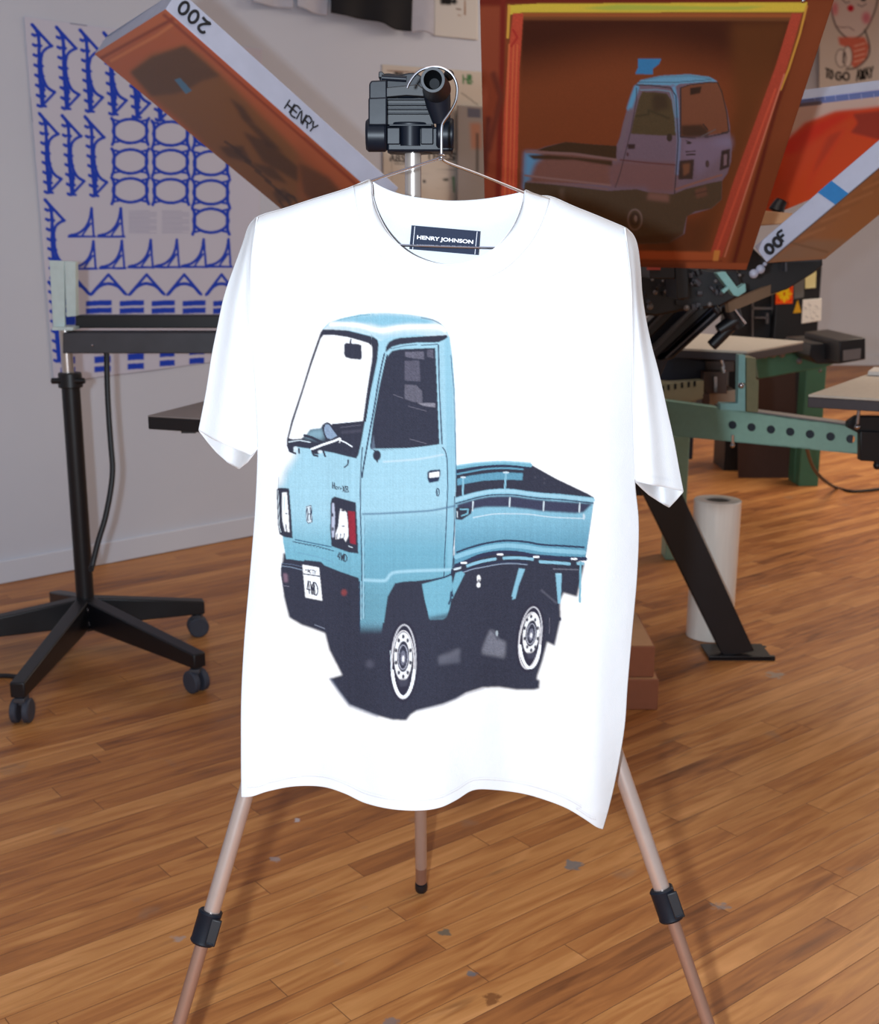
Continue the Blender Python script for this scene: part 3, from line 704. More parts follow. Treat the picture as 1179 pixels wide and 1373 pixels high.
    for x in (420,440,462): K.line([(x,525),(x-8,568)], 5, INK)
    K.poly([(484,386),(526,390),(533,590),(496,582),(488,480)], (150,44,62), tex=.1); K.line([(488,600),(510,608)], 5, PALE)
    # body lines under the lamps
    K.line([(148,572),(230,588),(300,600),(398,630)], 4, NAVY); K.line([(165,560),(270,582),(382,604)], 7, (70,110,140))
    for k in range(12): K.line([(165+k*18,578+k*4),(173+k*18,580+k*4)], 3, NAVY)
    K.line([(180,640),(300,665),(400,700)], 5, (110,160,190), alpha=.7); K.line([(155,600),(160,640)], 4, (110,160,190), alpha=.6)
    K.text('4WD', (420,676), (16,6), (2,-42), 5.5, INK)
    # bumper
    K.poly([(100,680),(140,680),(212,695),(220,684),(320,695),(345,722),(380,745),(450,768),(550,800),(556,900),(557,1060),(480,1080),(300,1065),(150,1043),(118,980),(92,870),(75,770),(78,715)], INK, tex=.12)
    K.line([(82,720),(140,728),(205,745)], 5, (130,150,175)); K.line([(80,705),(150,712),(205,725)], 4, (96,112,140))
    K.poly([(90,765),(115,768),(120,818),(95,820)], (150,120,140), alpha=.7, soft=1.2); K.line([(88,840),(125,845)], 4, (120,120,140))
    K.ell(460, 882, 17, 20, (150,70,72), soft=1.2, alpha=.8)
    K.poly([(207,712),(308,730),(328,932),(225,912)], WHT); K.line([(216,769),(311,783)], 7, INK)
    K.text('ACTY', (238,760), (11,2.3), (-1,-22), 4, INK); K.ell(229,745,5,5,INK)
    K.text('4WD', (236,884), (19,5), (-6,-76), 7, INK)
    # ---- front wheel opening and arch liner
    K.poly([(1108,778),(1000,800),(900,812),(830,815),(790,822),(770,840),(745,900),(725,975),(710,1043),(705,1090),(985,1090),(970,1000),(950,920),(938,860),(934,832),(1010,815),(1108,785)], INK, tex=.12)
    K.poly([(938,830),(1005,812),(1115,778),(1120,850),(1112,930),(1100,985),(1085,1030),(1065,1045),(985,1050),(970,1000),(950,920)], MID, tex=.06)
    K.line([(1000,806),(1070,790),(1112,770),(1118,740)], 9, NAVY); K.line([(1112,880),(1108,925),(1098,950)], 11, NAVY, soft=1)
    # lower door to sill, fading into ink
    K.frame(420,780,4.535)
    K.poly([(285,225),(428,225),(410,350),(285,345)], lambda X, Y: lin(MID)[None,None]*(1-sstep(832,852,Y))[...,None]*.75+lin(INK)[None,None]*sstep(826,852,Y)[...,None], tex=.1)
    K.line([(292,0),(292,230)], 7, SKY, alpha=.8); K.line([(283,0),(283,300)], 6, NAVY)
    K.poly([(700,215),(835,190),(830,230),(712,245)], INK, alpha=.7, soft=2)
    K.poly([(760,455),(830,440),(890,405),(892,490),(765,505)], (104,108,124), alpha=.7, soft=2)
    K.poly([(1080,295),(1100,300),(1125,350),(1170,365),(1165,440),(1030,425),(1050,360)], (120,124,140), alpha=.8, tex=.15, soft=2)
    K.ell(345, 500, 26, 26, (92,94,112), alpha=.6, soft=2); K.line([(10,262),(70,285)], 5, (130,140,160))
    # ---- wheels
    def wheel(c, rx, ry, rot, ic):
        K.ell(c[0], c[1], rx+22, ry+26, (50,50,68), rot=rot)
        K.ell(c[0], c[1], rx, ry, (198,202,212), w=10, rot=rot); K.ell(c[0]-4, c[1]+14, rx-6, ry-22, (230,232,238), w=7, rot=rot)
        t = [math.radians(a) for a in range(15, 166, 10)]
        K.line([(c[0]-2+(rx-5)*math.cos(a), c[1]+(ry-9)*math.sin(a)) for a in t], 19, WHT)
        K.ell(ic[0], ic[1], rx*.74, ry*.66, WHT, rot=rot)
        K.poly([(ic[0]-rx*.5, ic[1]+ry*.62),(ic[0]+rx*.45, ic[1]+ry*.62),(ic[0]+rx*.3,ic[1]+ry*.8),(ic[0]-rx*.25,ic[1]+ry*.82)], (70,72,90), soft=1)
        K.ell(ic[0], ic[1], rx*.5, ry*.42, INK, rot=rot); K.ell(ic[0]-1, ic[1]+4, rx*.38, ry*.33, (168,174,192), w=6, rot=rot, tex=.2)
        K.ell(ic[0]-1, ic[1]+8, rx*.22, ry*.2, (120,124,144), tex=.3, rot=rot); K.ell(ic[0], ic[1]+14, rx*.1, ry*.09, WHT, rot=rot)
        for a in range(0, 360, 36):
            x = ic[0]+rx*.62*math.cos(math.radians(a+18)); y = ic[1]+ry*.54*math.sin(math.radians(a+18)); K.ell(x, y, 8, 13, INK, rot=rot)
    wheel((550,486), 74, 224, .02, (548,455))
    K.line([(470,420),(474,520),(492,620)], 4, PALE)
    K.frame(590,740,5.126)
    wheel((622,592), 76, 214, .12, (628,560))
    # feather the ground shadow, far wheel hint
    K.frame(0,0,1)
    K.line([(444,911),(454,927),(469,946),(490,954),(506,960)], 3, (120,135,165), alpha=.5, soft=3)
    K.line([(560,953),(594,945),(626,930),(648,923)], 2, (120,135,165), alpha=.4, soft=3)
    K.line([(374,640),(373,660)], 1.2, NAVY, alpha=.3)

KS = Canvas(300, 230, 880, 1130, 2.0, (247,249,252))
draw_truck(KS)
# stitched seams
KS.frame(0,0,1)
hem2 = [(x + (8 if x < 400 else (-10 if x > 780 else 0)), y-13) for x, y in HEM]
KS.line(hem2, 1.0, (214,220,232), alpha=.55); KS.line([(x, y-3) for x, y in hem2], .8, (220,226,236), alpha=.4)

SH_INK = .74
_st = 1 + .035*rng.standard_normal((1, KS.w, 1)) + .02*rng.standard_normal((KS.h, 1, 1)); _st = (_st + np.roll(_st, 1, 1) + np.roll(_st, 1, 0))/3
_l = KS.a @ np.array([.2126,.7152,.0722]); _w = sstep(.80, .93, _l)[..., None]
KS.a[:] = KS.a*((1-_w)*_st*np.array([.67,.62,.58]) + _w*SH_INK)
front_ink = lambda px, py: KS.sample(px, py)

M['shirt'] = ink_mat('white_cotton_jersey_with_print', .9, .5, .2)
# front panel
T = SH_L + NECK_F + SH_R
nu, nv = 430, 700
px, py = coons(T, HEM, SIDE_L, SIDE_R, nu, nv, lambda v: (1-v)**5)
uu = np.linspace(0, 1, nu)[None].repeat(nv, 0)
Tr = resample(T, nu, 0); top_y = Tr[:, 1][None]
Yd = body_depth(px, py, uu)
shoulder = sstep(60, 120, np.abs(Tr[:, 0]-600))[None]
edge = np.exp(-(np.maximum(py-top_y, 0)/10.0))
Yd = Yd + (1.533-Yd)*shoulder*edge
front = grid_mesh('front_panel', at(px, py, Yd), front_ink(px, py), M['shirt'], shirt, solid=.0012)
# back panel: inside of the neck, sides and hem meet the front
Tb = SH_L + NECK_B + SH_R
nu2, nv2 = 120, 160
px, py = coons(Tb, [(x, y-4) for x, y in HEM], SIDE_L, SIDE_R, nu2, nv2)
u2 = np.linspace(0, 1, nu2)[None].repeat(nv2, 0); v2 = np.linspace(0, 1, nv2)[:, None]
Yb = body_depth(px, py, u2); Tb_r = resample(Tb, nu2, 0)
Yb = Yb + .003 + .045*(1-np.abs(2*u2-1)**4)*(.45+.55*sstep(0,.1,v2))
Yb = Yb + np.maximum(1.541-Yb, 0)*(1-sstep(350,520,py))
ed = np.exp(-np.maximum(py-Tb_r[:,1][None], 0)/7.0); shd = sstep(60,120,np.abs(Tb_r[:,0]-600))[None]
Yb = Yb + (1.534-Yb)*shd*ed
Yb = np.where((1-shd) > 0, Yb*(shd)+(1-shd)*np.maximum(Yb, 1.541), Yb)
white = np.broadcast_to(lin((247,249,252))*SH_INK, px.shape+(3,))
back = grid_mesh('back_panel', at(px, py, Yb), white, M['shirt'], shirt, flip=False, solid=.0012)
def back_Y(x, y): return 1.5515
# collar rib: band lying on the front neckline
inner = resample(NECK_F, 160); outer = resample(sm([(474,249),(480,285),(492,318),(512,346),(540,366),(575,378),(606,382),(640,378),(676,362),(706,334),(726,302),(738,266)]), 160)
inner[0] = (497,241); inner[-1] = (705,255)
k = np.linspace(0, 1, 12)[:, None, None]; cp = inner[None]*(1-k) + outer[None]*k
cu_ = (cp[...,0]-338)/505.0
Yc = body_depth(cp[...,0], cp[...,1], np.clip(cu_,0,1))
sh_ = sstep(60,120,np.abs(cp[...,0]-600)); Yc = Yc + (1.533-Yc)*sh_*np.exp(-np.maximum(cp[...,1]-np.interp(cp[...,0],Tr[:,0],Tr[:,1]),0)/7.0)
rib = .0008*np.sin(k[...,0]*math.pi)**.5
grid_mesh('collar', at(cp[...,0], cp[...,1], Yc-.0004-rib), np.broadcast_to(lin((247,249,252))*SH_INK, cp.shape[:2]+(3,)), M['shirt'], shirt, solid=.001)
mbt = MB(); mbt.tube([V(inner[i][0], inner[i][1], float(Yc[0][i])+.0003) for i in range(2,158,2)], .0006, 6)
M['seam'] = mat('cotton_binding', (236,238,242), .9); mbt.build('neck_binding', M['seam'], shirt)
# sleeves
def sleeve(front_b, back_b, nu, nv, yo, yi, label):
    """front and back layers: boundary lists T, B, L, R; yo/yi distance along outer and inner edges"""
    Ps = []; first = True
    for (T_, B_, L_, R_), back_ in ((front_b, False), (back_b, True)):
        px, py = coons(T_, B_, L_, R_, nu, nv)
        u = np.linspace(0,1,nu)[None]; v = np.linspace(0,1,nv)[:,None]
        left = yo > yi
        inner_px = px[:, -1:] if left else px[:, :1]; inner_py = py[:, -1:] if left else py[:, :1]
        Yi = body_depth(inner_px, inner_py, 0.0) - .0006; Yo = max(yo, yi)
        Y = Yo*(1-u) + Yi*u if left else Yi*(1-u) + Yo*u
        bul = np.sin(np.pi*u)**1.7*(.1+.9*v)
        Y = Y + (.040 if back_ else -.009)*bul + (.004*np.sin(u*9+v*2)*v*np.sin(np.pi*u)) + .010*np.exp(-v*12) + (.003 if back_ else 0)
        Ps.append((px, py, Y))
    # join as one strip: front left-to-right then back right-to-left
    PX = np.concatenate([Ps[0][0], Ps[1][0][:, ::-1]], 1); PY = np.concatenate([Ps[0][1], Ps[1][1][:, ::-1]], 1); YY = np.concatenate([Ps[0][2], Ps[1][2][:, ::-1]], 1)
    PX = np.concatenate([PX, PX[:, :1]], 1); PY = np.concatenate([PY, PY[:, :1]], 1); YY = np.concatenate([YY, YY[:, :1]], 1)
    W = np.broadcast_to(lin((247,249,252))*SH_INK, PX.shape+(3,)).copy()
    KK = Canvas(250, 270, 930, 700, 2.0, (247,249,252)); KK.frame(0,0,1)
    for s_, al in sleeve_seams_folds: KK.line(s_, 1.0, (222,227,236), alpha=al*.6)
    W[:, :nu] = KK.sample(PX[:, :nu], PY[:, :nu])*SH_INK
    return grid_mesh('sleeve', at(PX, PY, YY), W, M['shirt'], shirt, solid=.001, label=label)
OUT_L = sm([(344.5,291),(334,303),(326,325),(312,362),(300,398),(291,440),(284,475),(277,520),(271,552),(266,577)])
IN_L = [(345.5,291.5)] + SIDE_L[2:33]
IN_L = [p for p in SIDE_L if p[1] <= 602]
sleeve_seams_folds = [([(271,560),(300,577),(322,588),(338,596)], .5), ([(852,633),(880,640),(912,645)], .5), ([(902,677),(917,661)], .6), ([(862,424),(852,450),(841,475),(831,505),(825,545),(821,600)], .35), ([(858,424),(840,468)], .3), ([(331,350),(331,400),(337,470),(341,540),(345,590)], .6)]  # stitched seams, plus a right-sleeve fold whose shade is painted as faint lines
sleeve((([(344.4,291),(345.6,291.2)]), [(266,577),(285,588),(310,598),(338,610),(346,602)], OUT_L, IN_L[:-1]+[(346,602)], 40, 90, 1, 1, None) if False else
       ([(344.4,291),(345.6,291.2)], [(266,577),(285,589),(310,600),(337,611),(346,602)], OUT_L, IN_L+[(346,602)]),
       ([(344.4,291),(345.6,291.2)], [(266,577),(278,593),(290,607),(305,620),(321,629.5),(333,620),(340,611),(346,602)], OUT_L, IN_L+[(346,602)]),
       44, 90, 1.533, 1.506, None)
OUT_R = sm([(838.8,305.5),(849,315),(855,330),(859,360),(861,390),(866,424),(874,462),(884,500),(894,545),(904,590),(911,628),(917,659)])
IN_R = [p for p in SIDE_R if p[1] <= 645]
def rev(b): return b[::-1]
sleeve(([(837.5,305.2),(838.8,305.5)], [(850,645),(872,650),(895,654),(917,659)], IN_R[:-1]+[(850,645)], OUT_R),
       ([(837.5,305.2),(838.8,305.5)], [(850,645),(860,655),(870,664),(884,673),(898,680.5),(908,670),(917,659)], IN_R[:-1]+[(850,645)], OUT_R),
       44, 90, 1.506, 1.533, None)
# neck label
nl = MB()
q = [at(552,302,1.5385), at(644,310,1.5385), at(641,342,1.5365), at(549,334,1.5365)]
nl.prism([Vector(p) for p in q], (0, .0006, 0)); lab = nl.build('neck_label', M['label'], shirt, 'navy woven label with white lettering')
ux = Vector(q[1])-Vector(q[0]); uy = Vector(q[0])-Vector(q[3]); cpt = Vector(at(597,321.5,1.5370)); nn = ux.cross(uy).normalized()
nn = nn if nn.y < 0 else -nn
text_obj('lettering', 'HENRY JOHNSON', M['thread'], cpt + nn*.0003, ux, uy, nn, ux.length*.82, lab, offset=.03, depth=.0002, xs=.72)
for xa in ((556.5,303.5,553.5,334.5),(640,310.5,637,341)):
    t = MB(); t.tube([at(xa[0],xa[1],1.5379), at(xa[2],xa[3],1.5359)], .0004, 5); t.build('stitching', M['thread'], lab)

# ================================================================== wire hanger
hg = empty('wire_hanger', (0, 1.53, 1.12), 'chrome wire coat hanger hooked over the tripod handle socket, holding the white t-shirt', 'hanger')
YH = 1.532
hook = [(546,118),(549,111),(556,101),(565,94),(577,90.5),(588,90),(598,93.5),(607,101),(612.5,113),(613,126),(610,139),(602,153),(595,163),(592.5,170),(592,185),(592,209)]
mb = MB(); mb.tube([V(x, y, YH) for x, y in sm(hook, 5)], .0017, 10); mb.build('hook', M['chrome'], hg)
mb = MB()
arm = [(592,206),(593,212),(601,218.5),(640,233),(703,258.5),(760,284),(806,305),(818,314),(822,322),(816,329),(800,331),(663,332.5),(530,328.5),(380,322),(366,318),(364,309),(370,300),(400,291),(440,272),(484,251.5),(496,243.5),(560,222),(588,212.5),(594,208)]
mb.tube([V(x, y, YH) for x, y in sm(arm, 5)], .0017, 10)
mb.build('shoulder_frame', M['chrome'], hg)
mb = MB(); mb.tube([V(592 + 3.2*math.cos(a*.9), 206+a*.32, YH) + Vector((0, .0022*math.sin(a*.9), 0)) for a in range(0, 26)], .0011, 8); mb.build('twist', M['chrome'], hg)

# ================================================================== tripod
YT = 1.70
tri = empty('tripod', (V(554,400,YT).x, YT, 0), 'photo tripod with black head and copper coloured legs, carrying the hanger', 'tripod')
colx = V(554, 230, YT).x
mb = MB(); mb.cyl((colx, YT, 1.0), (colx, YT, V(554,206,YT).z+.01), .0112, n=32); mb.build('centre_column', M['silver'], tri)
ztop = V(554,206,YT).z
# head
head = MB()
head.cyl(V(550,206,YT-.0), V(550,166,YT-.0), .031, .033, 32)
hd = head.build('head', M['plastic'], tri, bevel=.002)
mb = MB(); pbox(mb, 519,170,608,203,YT-.033,YT+.03); pbox(mb, 517,120,582,170,YT-.02,YT+.03)
pbox(mb, 515,166,583,172,YT-.026,YT+.02); mb.build('head_block', M['plastic'], hd, bevel=.003)
for nm, xa, xb, yc, r, lbl in (('tilt_knob', 491, 519, 181.5, .0215, None), ('pan_knob', 585, 608.5, 180, .0208, None)):
    mb = MB(); a = V(xa, yc, YT-.024); b = V(xb, yc, YT-.024); mb.loft([(a, r*.86), (a+(b-a)*.12, r), (b-(b-a)*.1, r), (b, r*.9)], (b-a).normalized(), 40); mb.build(nm, M['plastic'], hd)
mb = MB(); ppoly(mb, [(494,168),(494,131),(519,130),(519,168)], YT-.045, YT+.01); ppoly(mb, [(495,134),(495,112),(498,108),(519,107),(519,134)], YT-.042, YT+.01); mb.build('side_housing', M['plastic'], hd, bevel=.002, seg=3)
mb = MB()
for i, yy in enumerate((131.5, 139, 144.5, 150.5)): pbox(mb, 517+(i and 3), yy, 579, yy+2.4, YT-.034, YT-.01)
pbox(mb, 522, 166.5, 579, 169, YT-.038, YT-.01); mb.build('ribs', M['plastic'], hd, bevel=.0006)
mb = MB(); pbox(mb, 519,133,582,168,YT-.024,YT+.0); mb.build('recess', M['plastic_dk'], hd, bevel=.001)
for xa_, xb_ in ((519,536.5),(564.5,581)):
    mb = MB(); pbox(mb, xa_,171,xb_,193.5,YT-.041,YT-.02); mb.build('side_plate', M['plastic'], hd, bevel=.0012)
mb = MB(); a = V(550.5,196,YT-.028); b = V(550.5,170,YT-.028); mb.cyl(a, b, .0145, .0145, 32); mb.build('collar_ring', M['plastic'], hd)
qr = MB(); ppoly(qr, sm([(509,128),(509,108),(512,100),(522,98),(535,100),(548,97.5),(558,98),(566,103),(570,112),(571,128),(540,131)],3), YT-.03, YT+.035); qr.build('quick_release_plate', M['plastic'], hd, bevel=.002)
mb = MB(); ppoly(mb, [(507.5,104),(508,96),(512,95.5),(516,99),(514,104)], YT-.034, YT-.01); ppoly(mb, [(510,131),(510,118),(560,113),(575,124),(580,130),(545,128)], YT-.04, YT-.02)
mb.build('release_lever', M['plastic_dk'], hd, bevel=.001)
mb = MB(); mb.cyl(V(512,104,YT-.033), V(545,106,YT-.033), .004, n=16); mb.build('lock_pin', M['plastic'], hd)
# handle socket, its open end towards the camera
ax0 = V(580.5,107,1.512); ax1 = V(586,120,YT-.045)
mb = MB(); d = (ax1-ax0).normalized(); n = 40; R_ = .0148; r_ = .0112
prof = [(0, r_), (0, R_*.97), (.003, R_), (.02, R_*.98), ((ax1-ax0).length, R_*1.25)]
a_ = Vector((0,0,1)); u = d.cross(a_).normalized(); w_ = d.cross(u).normalized()
rings = [(ax0+d*.0, r_)] + [(ax0+d*h, r) for h, r in prof[1:]]
vs_ = []; fs_ = []
for p, r in rings:
    for k in range(n):
        t = 2*math.pi*k/n; vs_.append(p+u*math.cos(t)*r+w_*math.sin(t)*r)
for j in range(len(rings)-1):
    for k in range(n): fs_.append((j*n+k, j*n+(k+1)%n, (j+1)*n+(k+1)%n, (j+1)*n+k))
mb.add(vs_, fs_, True); so = mb.build('handle_socket', M['plastic'], hd)
bo = MB(); bo.loft([(ax0+d*.0003, r_*1.02),(ax0+d*.03, r_*.9),(ax0+d*.055, r_*.55)], d, 36, False); bo.cyl(ax0+d*.054, ax0+d*.056, r_*.56, n=24); bo.build('socket_bore', mat('socket_bore', (8,10,16), .6, spec=.2), so)  # near-black colour paints in the shade inside the hollow socket
mb = MB(); mb.loft([(V(585,118,YT-.052), .0185),(V(588,140,YT-.045), .0165),(V(592,163,YT-.04), .012)], (V(592,163,YT-.04)-V(585,118,YT-.052)).normalized(), 28); mb.build('socket_arm', M['plastic'], hd)
mb = MB(); mb.sphere(V(602,101,YT-.06), .007); mb.cyl(V(594,104,YT-.06), V(604,101,YT-.06), .004); mb.build('clamp_screw', M['plastic_dk'], hd)
# spider and legs
ys = V(554,380,YT).z
mb = MB(); mb.cyl((colx,YT,1.10), (colx,YT,1.19), .024, .026, 28); mb.build('leg_bracket', M['plastic'], tri)
def tri_leg(foot, top, lockpx, r0, r1, label=None):
    top = Vector(top); foot = Vector(foot); d = (foot-top); L_ = d.length; d.normalize()
    lk = lockpx
    m0 = MB(); m0.cyl(top, top+d*L_*(lk), r0, n=28); lg = m0.build('leg', M['bronze'], tri)
    m1 = MB(); m1.cyl(top+d*L_*(lk-.02), foot-d*.02, r1, n=28); m1.build('lower_tube', M['bronze_lo'], lg)
    up = Vector((0,-1,0)); sx = d.cross(up).normalized(); fw = sx.cross(d).normalized()
    if fw.y > 0: fw = -fw
    if sx.x < 0: sx = -sx
    c = top+d*L_*lk
    if lk < .9:
        m2 = MB()
        # clamp collar: rounded D profile swept along the leg
        def ring(p, k):
            out = []
            for a in range(0, 360, 15):
                t = math.radians(a); x = math.cos(t)*.0172*k; y = math.sin(t)*.0165*k
                if x > 0: x = min(x, .0145*k)
                out.append(p + sx*x + fw*y)
            return out
        prof = [(-.0225,.92),(-.020,1.04),(-.016,1),(.016,1),(.020,1.04),(.0225,.94)]
        R = [ring(c+d*h, k) for h, k in prof]; n_ = len(R[0]); vv = [p for r in R for p in r]
        ff = [(j*n_+k, j*n_+(k+1)%n_, (j+1)*n_+(k+1)%n_, (j+1)*n_+k) for j in range(len(R)-1) for k in range(n_)]
        m2.add(vv, ff, True); m2.add(vv[:n_], [tuple(range(n_))]); m2.add(vv[-n_:], [tuple(range(n_))])
        ck = m2.build('leg_lock', M['plastic'], lg)
        m3 = MB(); Rm = Matrix((sx, d, fw)).transposed()
        m3.box(c + sx*.0105 + fw*.0155, (.014, .036, .006), Rm); m3.build('flip_lever', M['plastic_dk'], ck, bevel=.0015)
        m4 = MB(); m4.box(c + sx*.0100 + fw*.0190 + d*.015, (.010, .003, .0015), Rm); m4.build('lever_edge', M['plastic'], ck, bevel=.0005)
    m5 = MB(); m5.lathe(foot-d*.03, [(r1*1.05,.014),(r1*1.12,.018),(r1*1.14,.030),(r1*1.0,.034)], 24, d); m5.build('rubber_foot', M['plastic_dk'], lg)
    return lg
ftL = floor_pt(180,1580,.012); ftR = floor_pt(1021,1580,.012); ftB = floor_pt(565,1191,.012)
tpL = V(527,385,1.675); tpR = V(594,335,1.675)
def lockfrac(top, foot, px, py):
    best = None
    for i in range(1000):
        p = Vector(top)*(1-i/1000)+Vector(foot)*(i/1000)
        v = p - Vector((0,0,H)); dep = v.y*CS - v.z*SN
        y_ = CY - F*(v.y*SN + v.z*CS)/dep
        if best is None or abs(y_-py) < best[0]: best = (abs(y_-py), i/1000)
    return best[1]
tri_leg(ftL, tpL, lockfrac(tpL, ftL, 278, 1243), .0112, .0092)
tri_leg(ftR, tpR, lockfrac(tpR, ftR, 893, 1211), .0112, .0088)
tri_leg(ftB, V(558,390,1.725), .95, .0112, .0108)
# ================================================================== poster with blue bridge patterns on the left wall
BLU = (36,70,186)
M['ink_paper'] = ink_mat('screenprinted_paper', .8, 0, .2)
M['ink_mesh'] = ink_mat('stencil_mesh', .42, 0, .4)
KP = Canvas(15, 10, 370, 530, 2.2, (214,208,214))
KP.frame(0,0,2.9475)
def viad(x, y, s=1.0, lean=0.0):
    """one viaduct arch standing on end; x, y: tip, in crop units of 4.578 per pixel"""
    KP.frame(20 + x/4.578, 20 + y/4.578, 4.578/s)
    KP.line([(0,0),(120,132)], 19.2, BLU)
    KP.line([(0,0),(30,40),(42,100),(44,200),(46,300),(54,400),(62,500)], 21.8, BLU, smooth=True)
    KP.line([(122,130),(90,145),(66,170),(56,210),(58,270),(68,330),(95,385),(140,415)], 19.2, BLU, smooth=True)
    KP.line([(140,415),(60,500)], 17.9, BLU); KP.line([(72,370),(70,470)], 15.4, BLU); KP.line([(50,340),(75,400)], 20.5, BLU); KP.line([(40,60),(50,140)], 15.4, BLU)
    for k, t in enumerate((62,124,186,248,310,372,434,496)):
        xx = -2 + t*.075; KP.line([(xx,t),(xx+50,t+6)], 16.6, BLU); KP.line([(xx,t-4),(xx+14,t+8)], 16.6, BLU)
for x, y in ((105,60),(255,75),(400,92),(545,110),(688,128),(830,146)): viad(x, y)
for x, y in ((150,605),(290,618),(430,625)): viad(x, y, .97)
viad(185, 1135, .97); viad(208, 1640, .97)
KP.frame(0,0,2.9475)
for cx_, ys_ in ((515,(518,638,752)),(675,(528,640,755)),(834,(532,645,760,872))):
    for cy_ in ys_:
        if cy_ == 532: pass
        KP.ell(cx_, cy_, 68, 47, BLU, w=12)
        for sgn in (-1, 1):
            KP.line([(cx_+sgn*74,cy_-50),(cx_+sgn*66,cy_-34),(cx_+sgn*64,cy_),(cx_+sgn*66,cy_+36),(cx_+sgn*72,cy_+54)], 12.8, BLU, smooth=True)
            KP.line([(cx_+sgn*72,cy_-46),(cx_+sgn*40,cy_-38)], 9.0, BLU); KP.line([(cx_+sgn*70,cy_+46),(cx_+sgn*40,cy_+40)], 9.0, BLU)
for x0_ in (510, 640):
    for k in range(17): KP.line([(x0_, 834+k*5.4),(x0_+ (108 if k % 5 else 80), 834+k*5.4)], 2.4, (168,166,186), alpha=.8)
def fan(x, y, s=1):
    f = lambda a: [(x+p*s, y+q*s) for p, q in a]
    KP.line(f([(-100,0),(5,0)]), 9, BLU); KP.line(f([(0,0),(-8,-112)]), 9, BLU)
    KP.line(f([(-96,-4),(-60,-14),(-32,-38),(-16,-72),(-9,-112)]), 11, BLU, smooth=True); KP.line(f([(-45,-6),(-12,-52)]), 8, BLU)
for x, y in ((371,935),(487,935)): fan(x, y)
for x, y in ((378,1062),(491,1060),(604,1057),(708,1056),(814,1055),(912,1054)): fan(x, y, .97)
for x, w_ in ((285,70),(428,70),(580,70),(728,66),(876,62)):
    y = 1085
    KP.line([(x-w_,y+80),(x,y),(x+w_,y+78)], 11.5, BLU)
    KP.line([(x-w_+6,y+76),(x-w_*.6,y+52),(x-w_*.3,y+40),(x,y+36),(x+w_*.3,y+40),(x+w_*.6,y+50),(x+w_-6,y+74)], 12.8, BLU, smooth=True)
def bars(x0, x1, y, h, dy=0):
    KP.poly([(x0,y+3),( (x0+x1)/2,y),(x1,y-1+dy),(x1,y+h-1+dy),((x0+x1)/2,y+h),(x0,y+h+3)], BLU)
for x0_, x1_ in ((205,300),(340,442),(472,570),(600,692),(722,813),(842,930)):
    bars(x0_,x1_,1187,21); bars(x0_,x1_,1216,22); bars(x0_+4,x1_,1246,40)
KP.frame(0,330,3.275)
for a, b, c in ((265,330,560),(415,488,556),(560,632,544),(700,768,530),(832,898,520)):
    bars(a,b,c-74,30); bars(a,b,c-30,26); bars(a,b,c-118,30)
KP.line([(820,545),(920,540)], 6, (90,90,110), alpha=.7); KP.line([(216,590),(245,589)], 7, (60,60,80), alpha=.8)
KP.frame(0,0,2.9475); KP.line([(281,92),(340,100)], 8, (110,108,130), alpha=.7); KP.line([(118,385),(128,480)], 5, (110,108,130), alpha=.6)
def wall_sheet(name, quad, canvas, k, mt, label, cat, step=1.3, off=.004, group=None):
    nu = max(2, int(abs(quad[1][0]-quad[0][0])/step)); nv = max(2, int(abs(quad[3][1]-quad[0][1])/step))
    px, py = bilin(*quad, nu, nv); P = on_wall(px, py, off)
    P = P + np.array(WN)*(.0015*np.sin(px/19)*np.cos(py/31))[..., None]
    o = grid_mesh(name, P, canvas.sample(px, py)*k, mt, None, solid=.0006)
    return tag(o, label, cat, group)
wall_sheet('bridge_poster', ((32,22),(352,66),(345,478),(72,514)), KP, np.array([.92,.99,1.10]), M['ink_paper'],
           'large white poster with rows of blue arch and oval bridge shapes on the left wall', 'poster', 1.15)

# sheets and shirts pinned at the top of the wall
def simple_sheet(name, quad, bg, draw, label, cat, off=.006, step=2.0, k=.92):
    xs = [q[0] for q in quad]; ys = [q[1] for q in quad]
    K = Canvas(min(xs)-4, min(ys)-4, max(xs)+4, max(ys)+4, 2.0, bg); K.frame(0,0,1)
    if draw: draw(K)
    return wall_sheet(name, quad, K, k, M['ink_paper'], label, cat, step, off)
def d1(K):
    K.poly([(590,-10),(606,-10),(605,7),(591,6)], (20,20,24)); K.ell(609,2,4,4,(20,20,24)); K.line([(615,20),(623,20),(624,0)], 1.4, (160,120,90)); K.line([(594,-20),(622,-18)], 3, (30,30,34)); K.line([(612,12),(618,12)], 2, (140,120,110))
simple_sheet('pinned_print', ((583,-70),(640,-66),(641,54),(582,48)), (222,220,216), d1, 'white print with black square marks high on the wall beside the black shirt', 'print')
def d2(K):
    for y in (100,): K.text('H8', (622,112), (5,0), (0,-11), 2.2, (70,130,80))
    K.text('A8S4C', (523,216), (6,.3), (0,-9), 2.4, (60,58,60)); K.text('TRES', (572,213), (8,.3), (0,-9), 2.4, (60,58,60))
    K.line([(530,99),(540,100)], 4, (50,50,54)); K.line([(520,95),(560,97)], 1, (150,120,100)); K.ell(569,243,2.2,2.2,(40,50,60)); K.ell(598,241,4,2,(50,60,56))
    for a in (228,240,252): K.line([(585,a),(610,a)], 1, (150,146,140))
    K.line([(608,238),(609,256)], 3, (90,140,100)); K.line([(525,175),(525,262)], .8, (150,145,140)); K.line([(633,236),(634,256)], 2.4, (80,140,96)); K.line([(620,125),(640,140)], 1.4, (140,136,130))
    K.line([(520,232),(600,232)], .8, (160,155,150)); K.line([(530,220),(545,219)], 2, (150,146,140))
simple_sheet('wall_chart', ((512,86),(660,97),(662,300),(514,300)), (214,206,196), d2, 'off-white chart with green and black marks behind the tripod head', 'poster', .004)
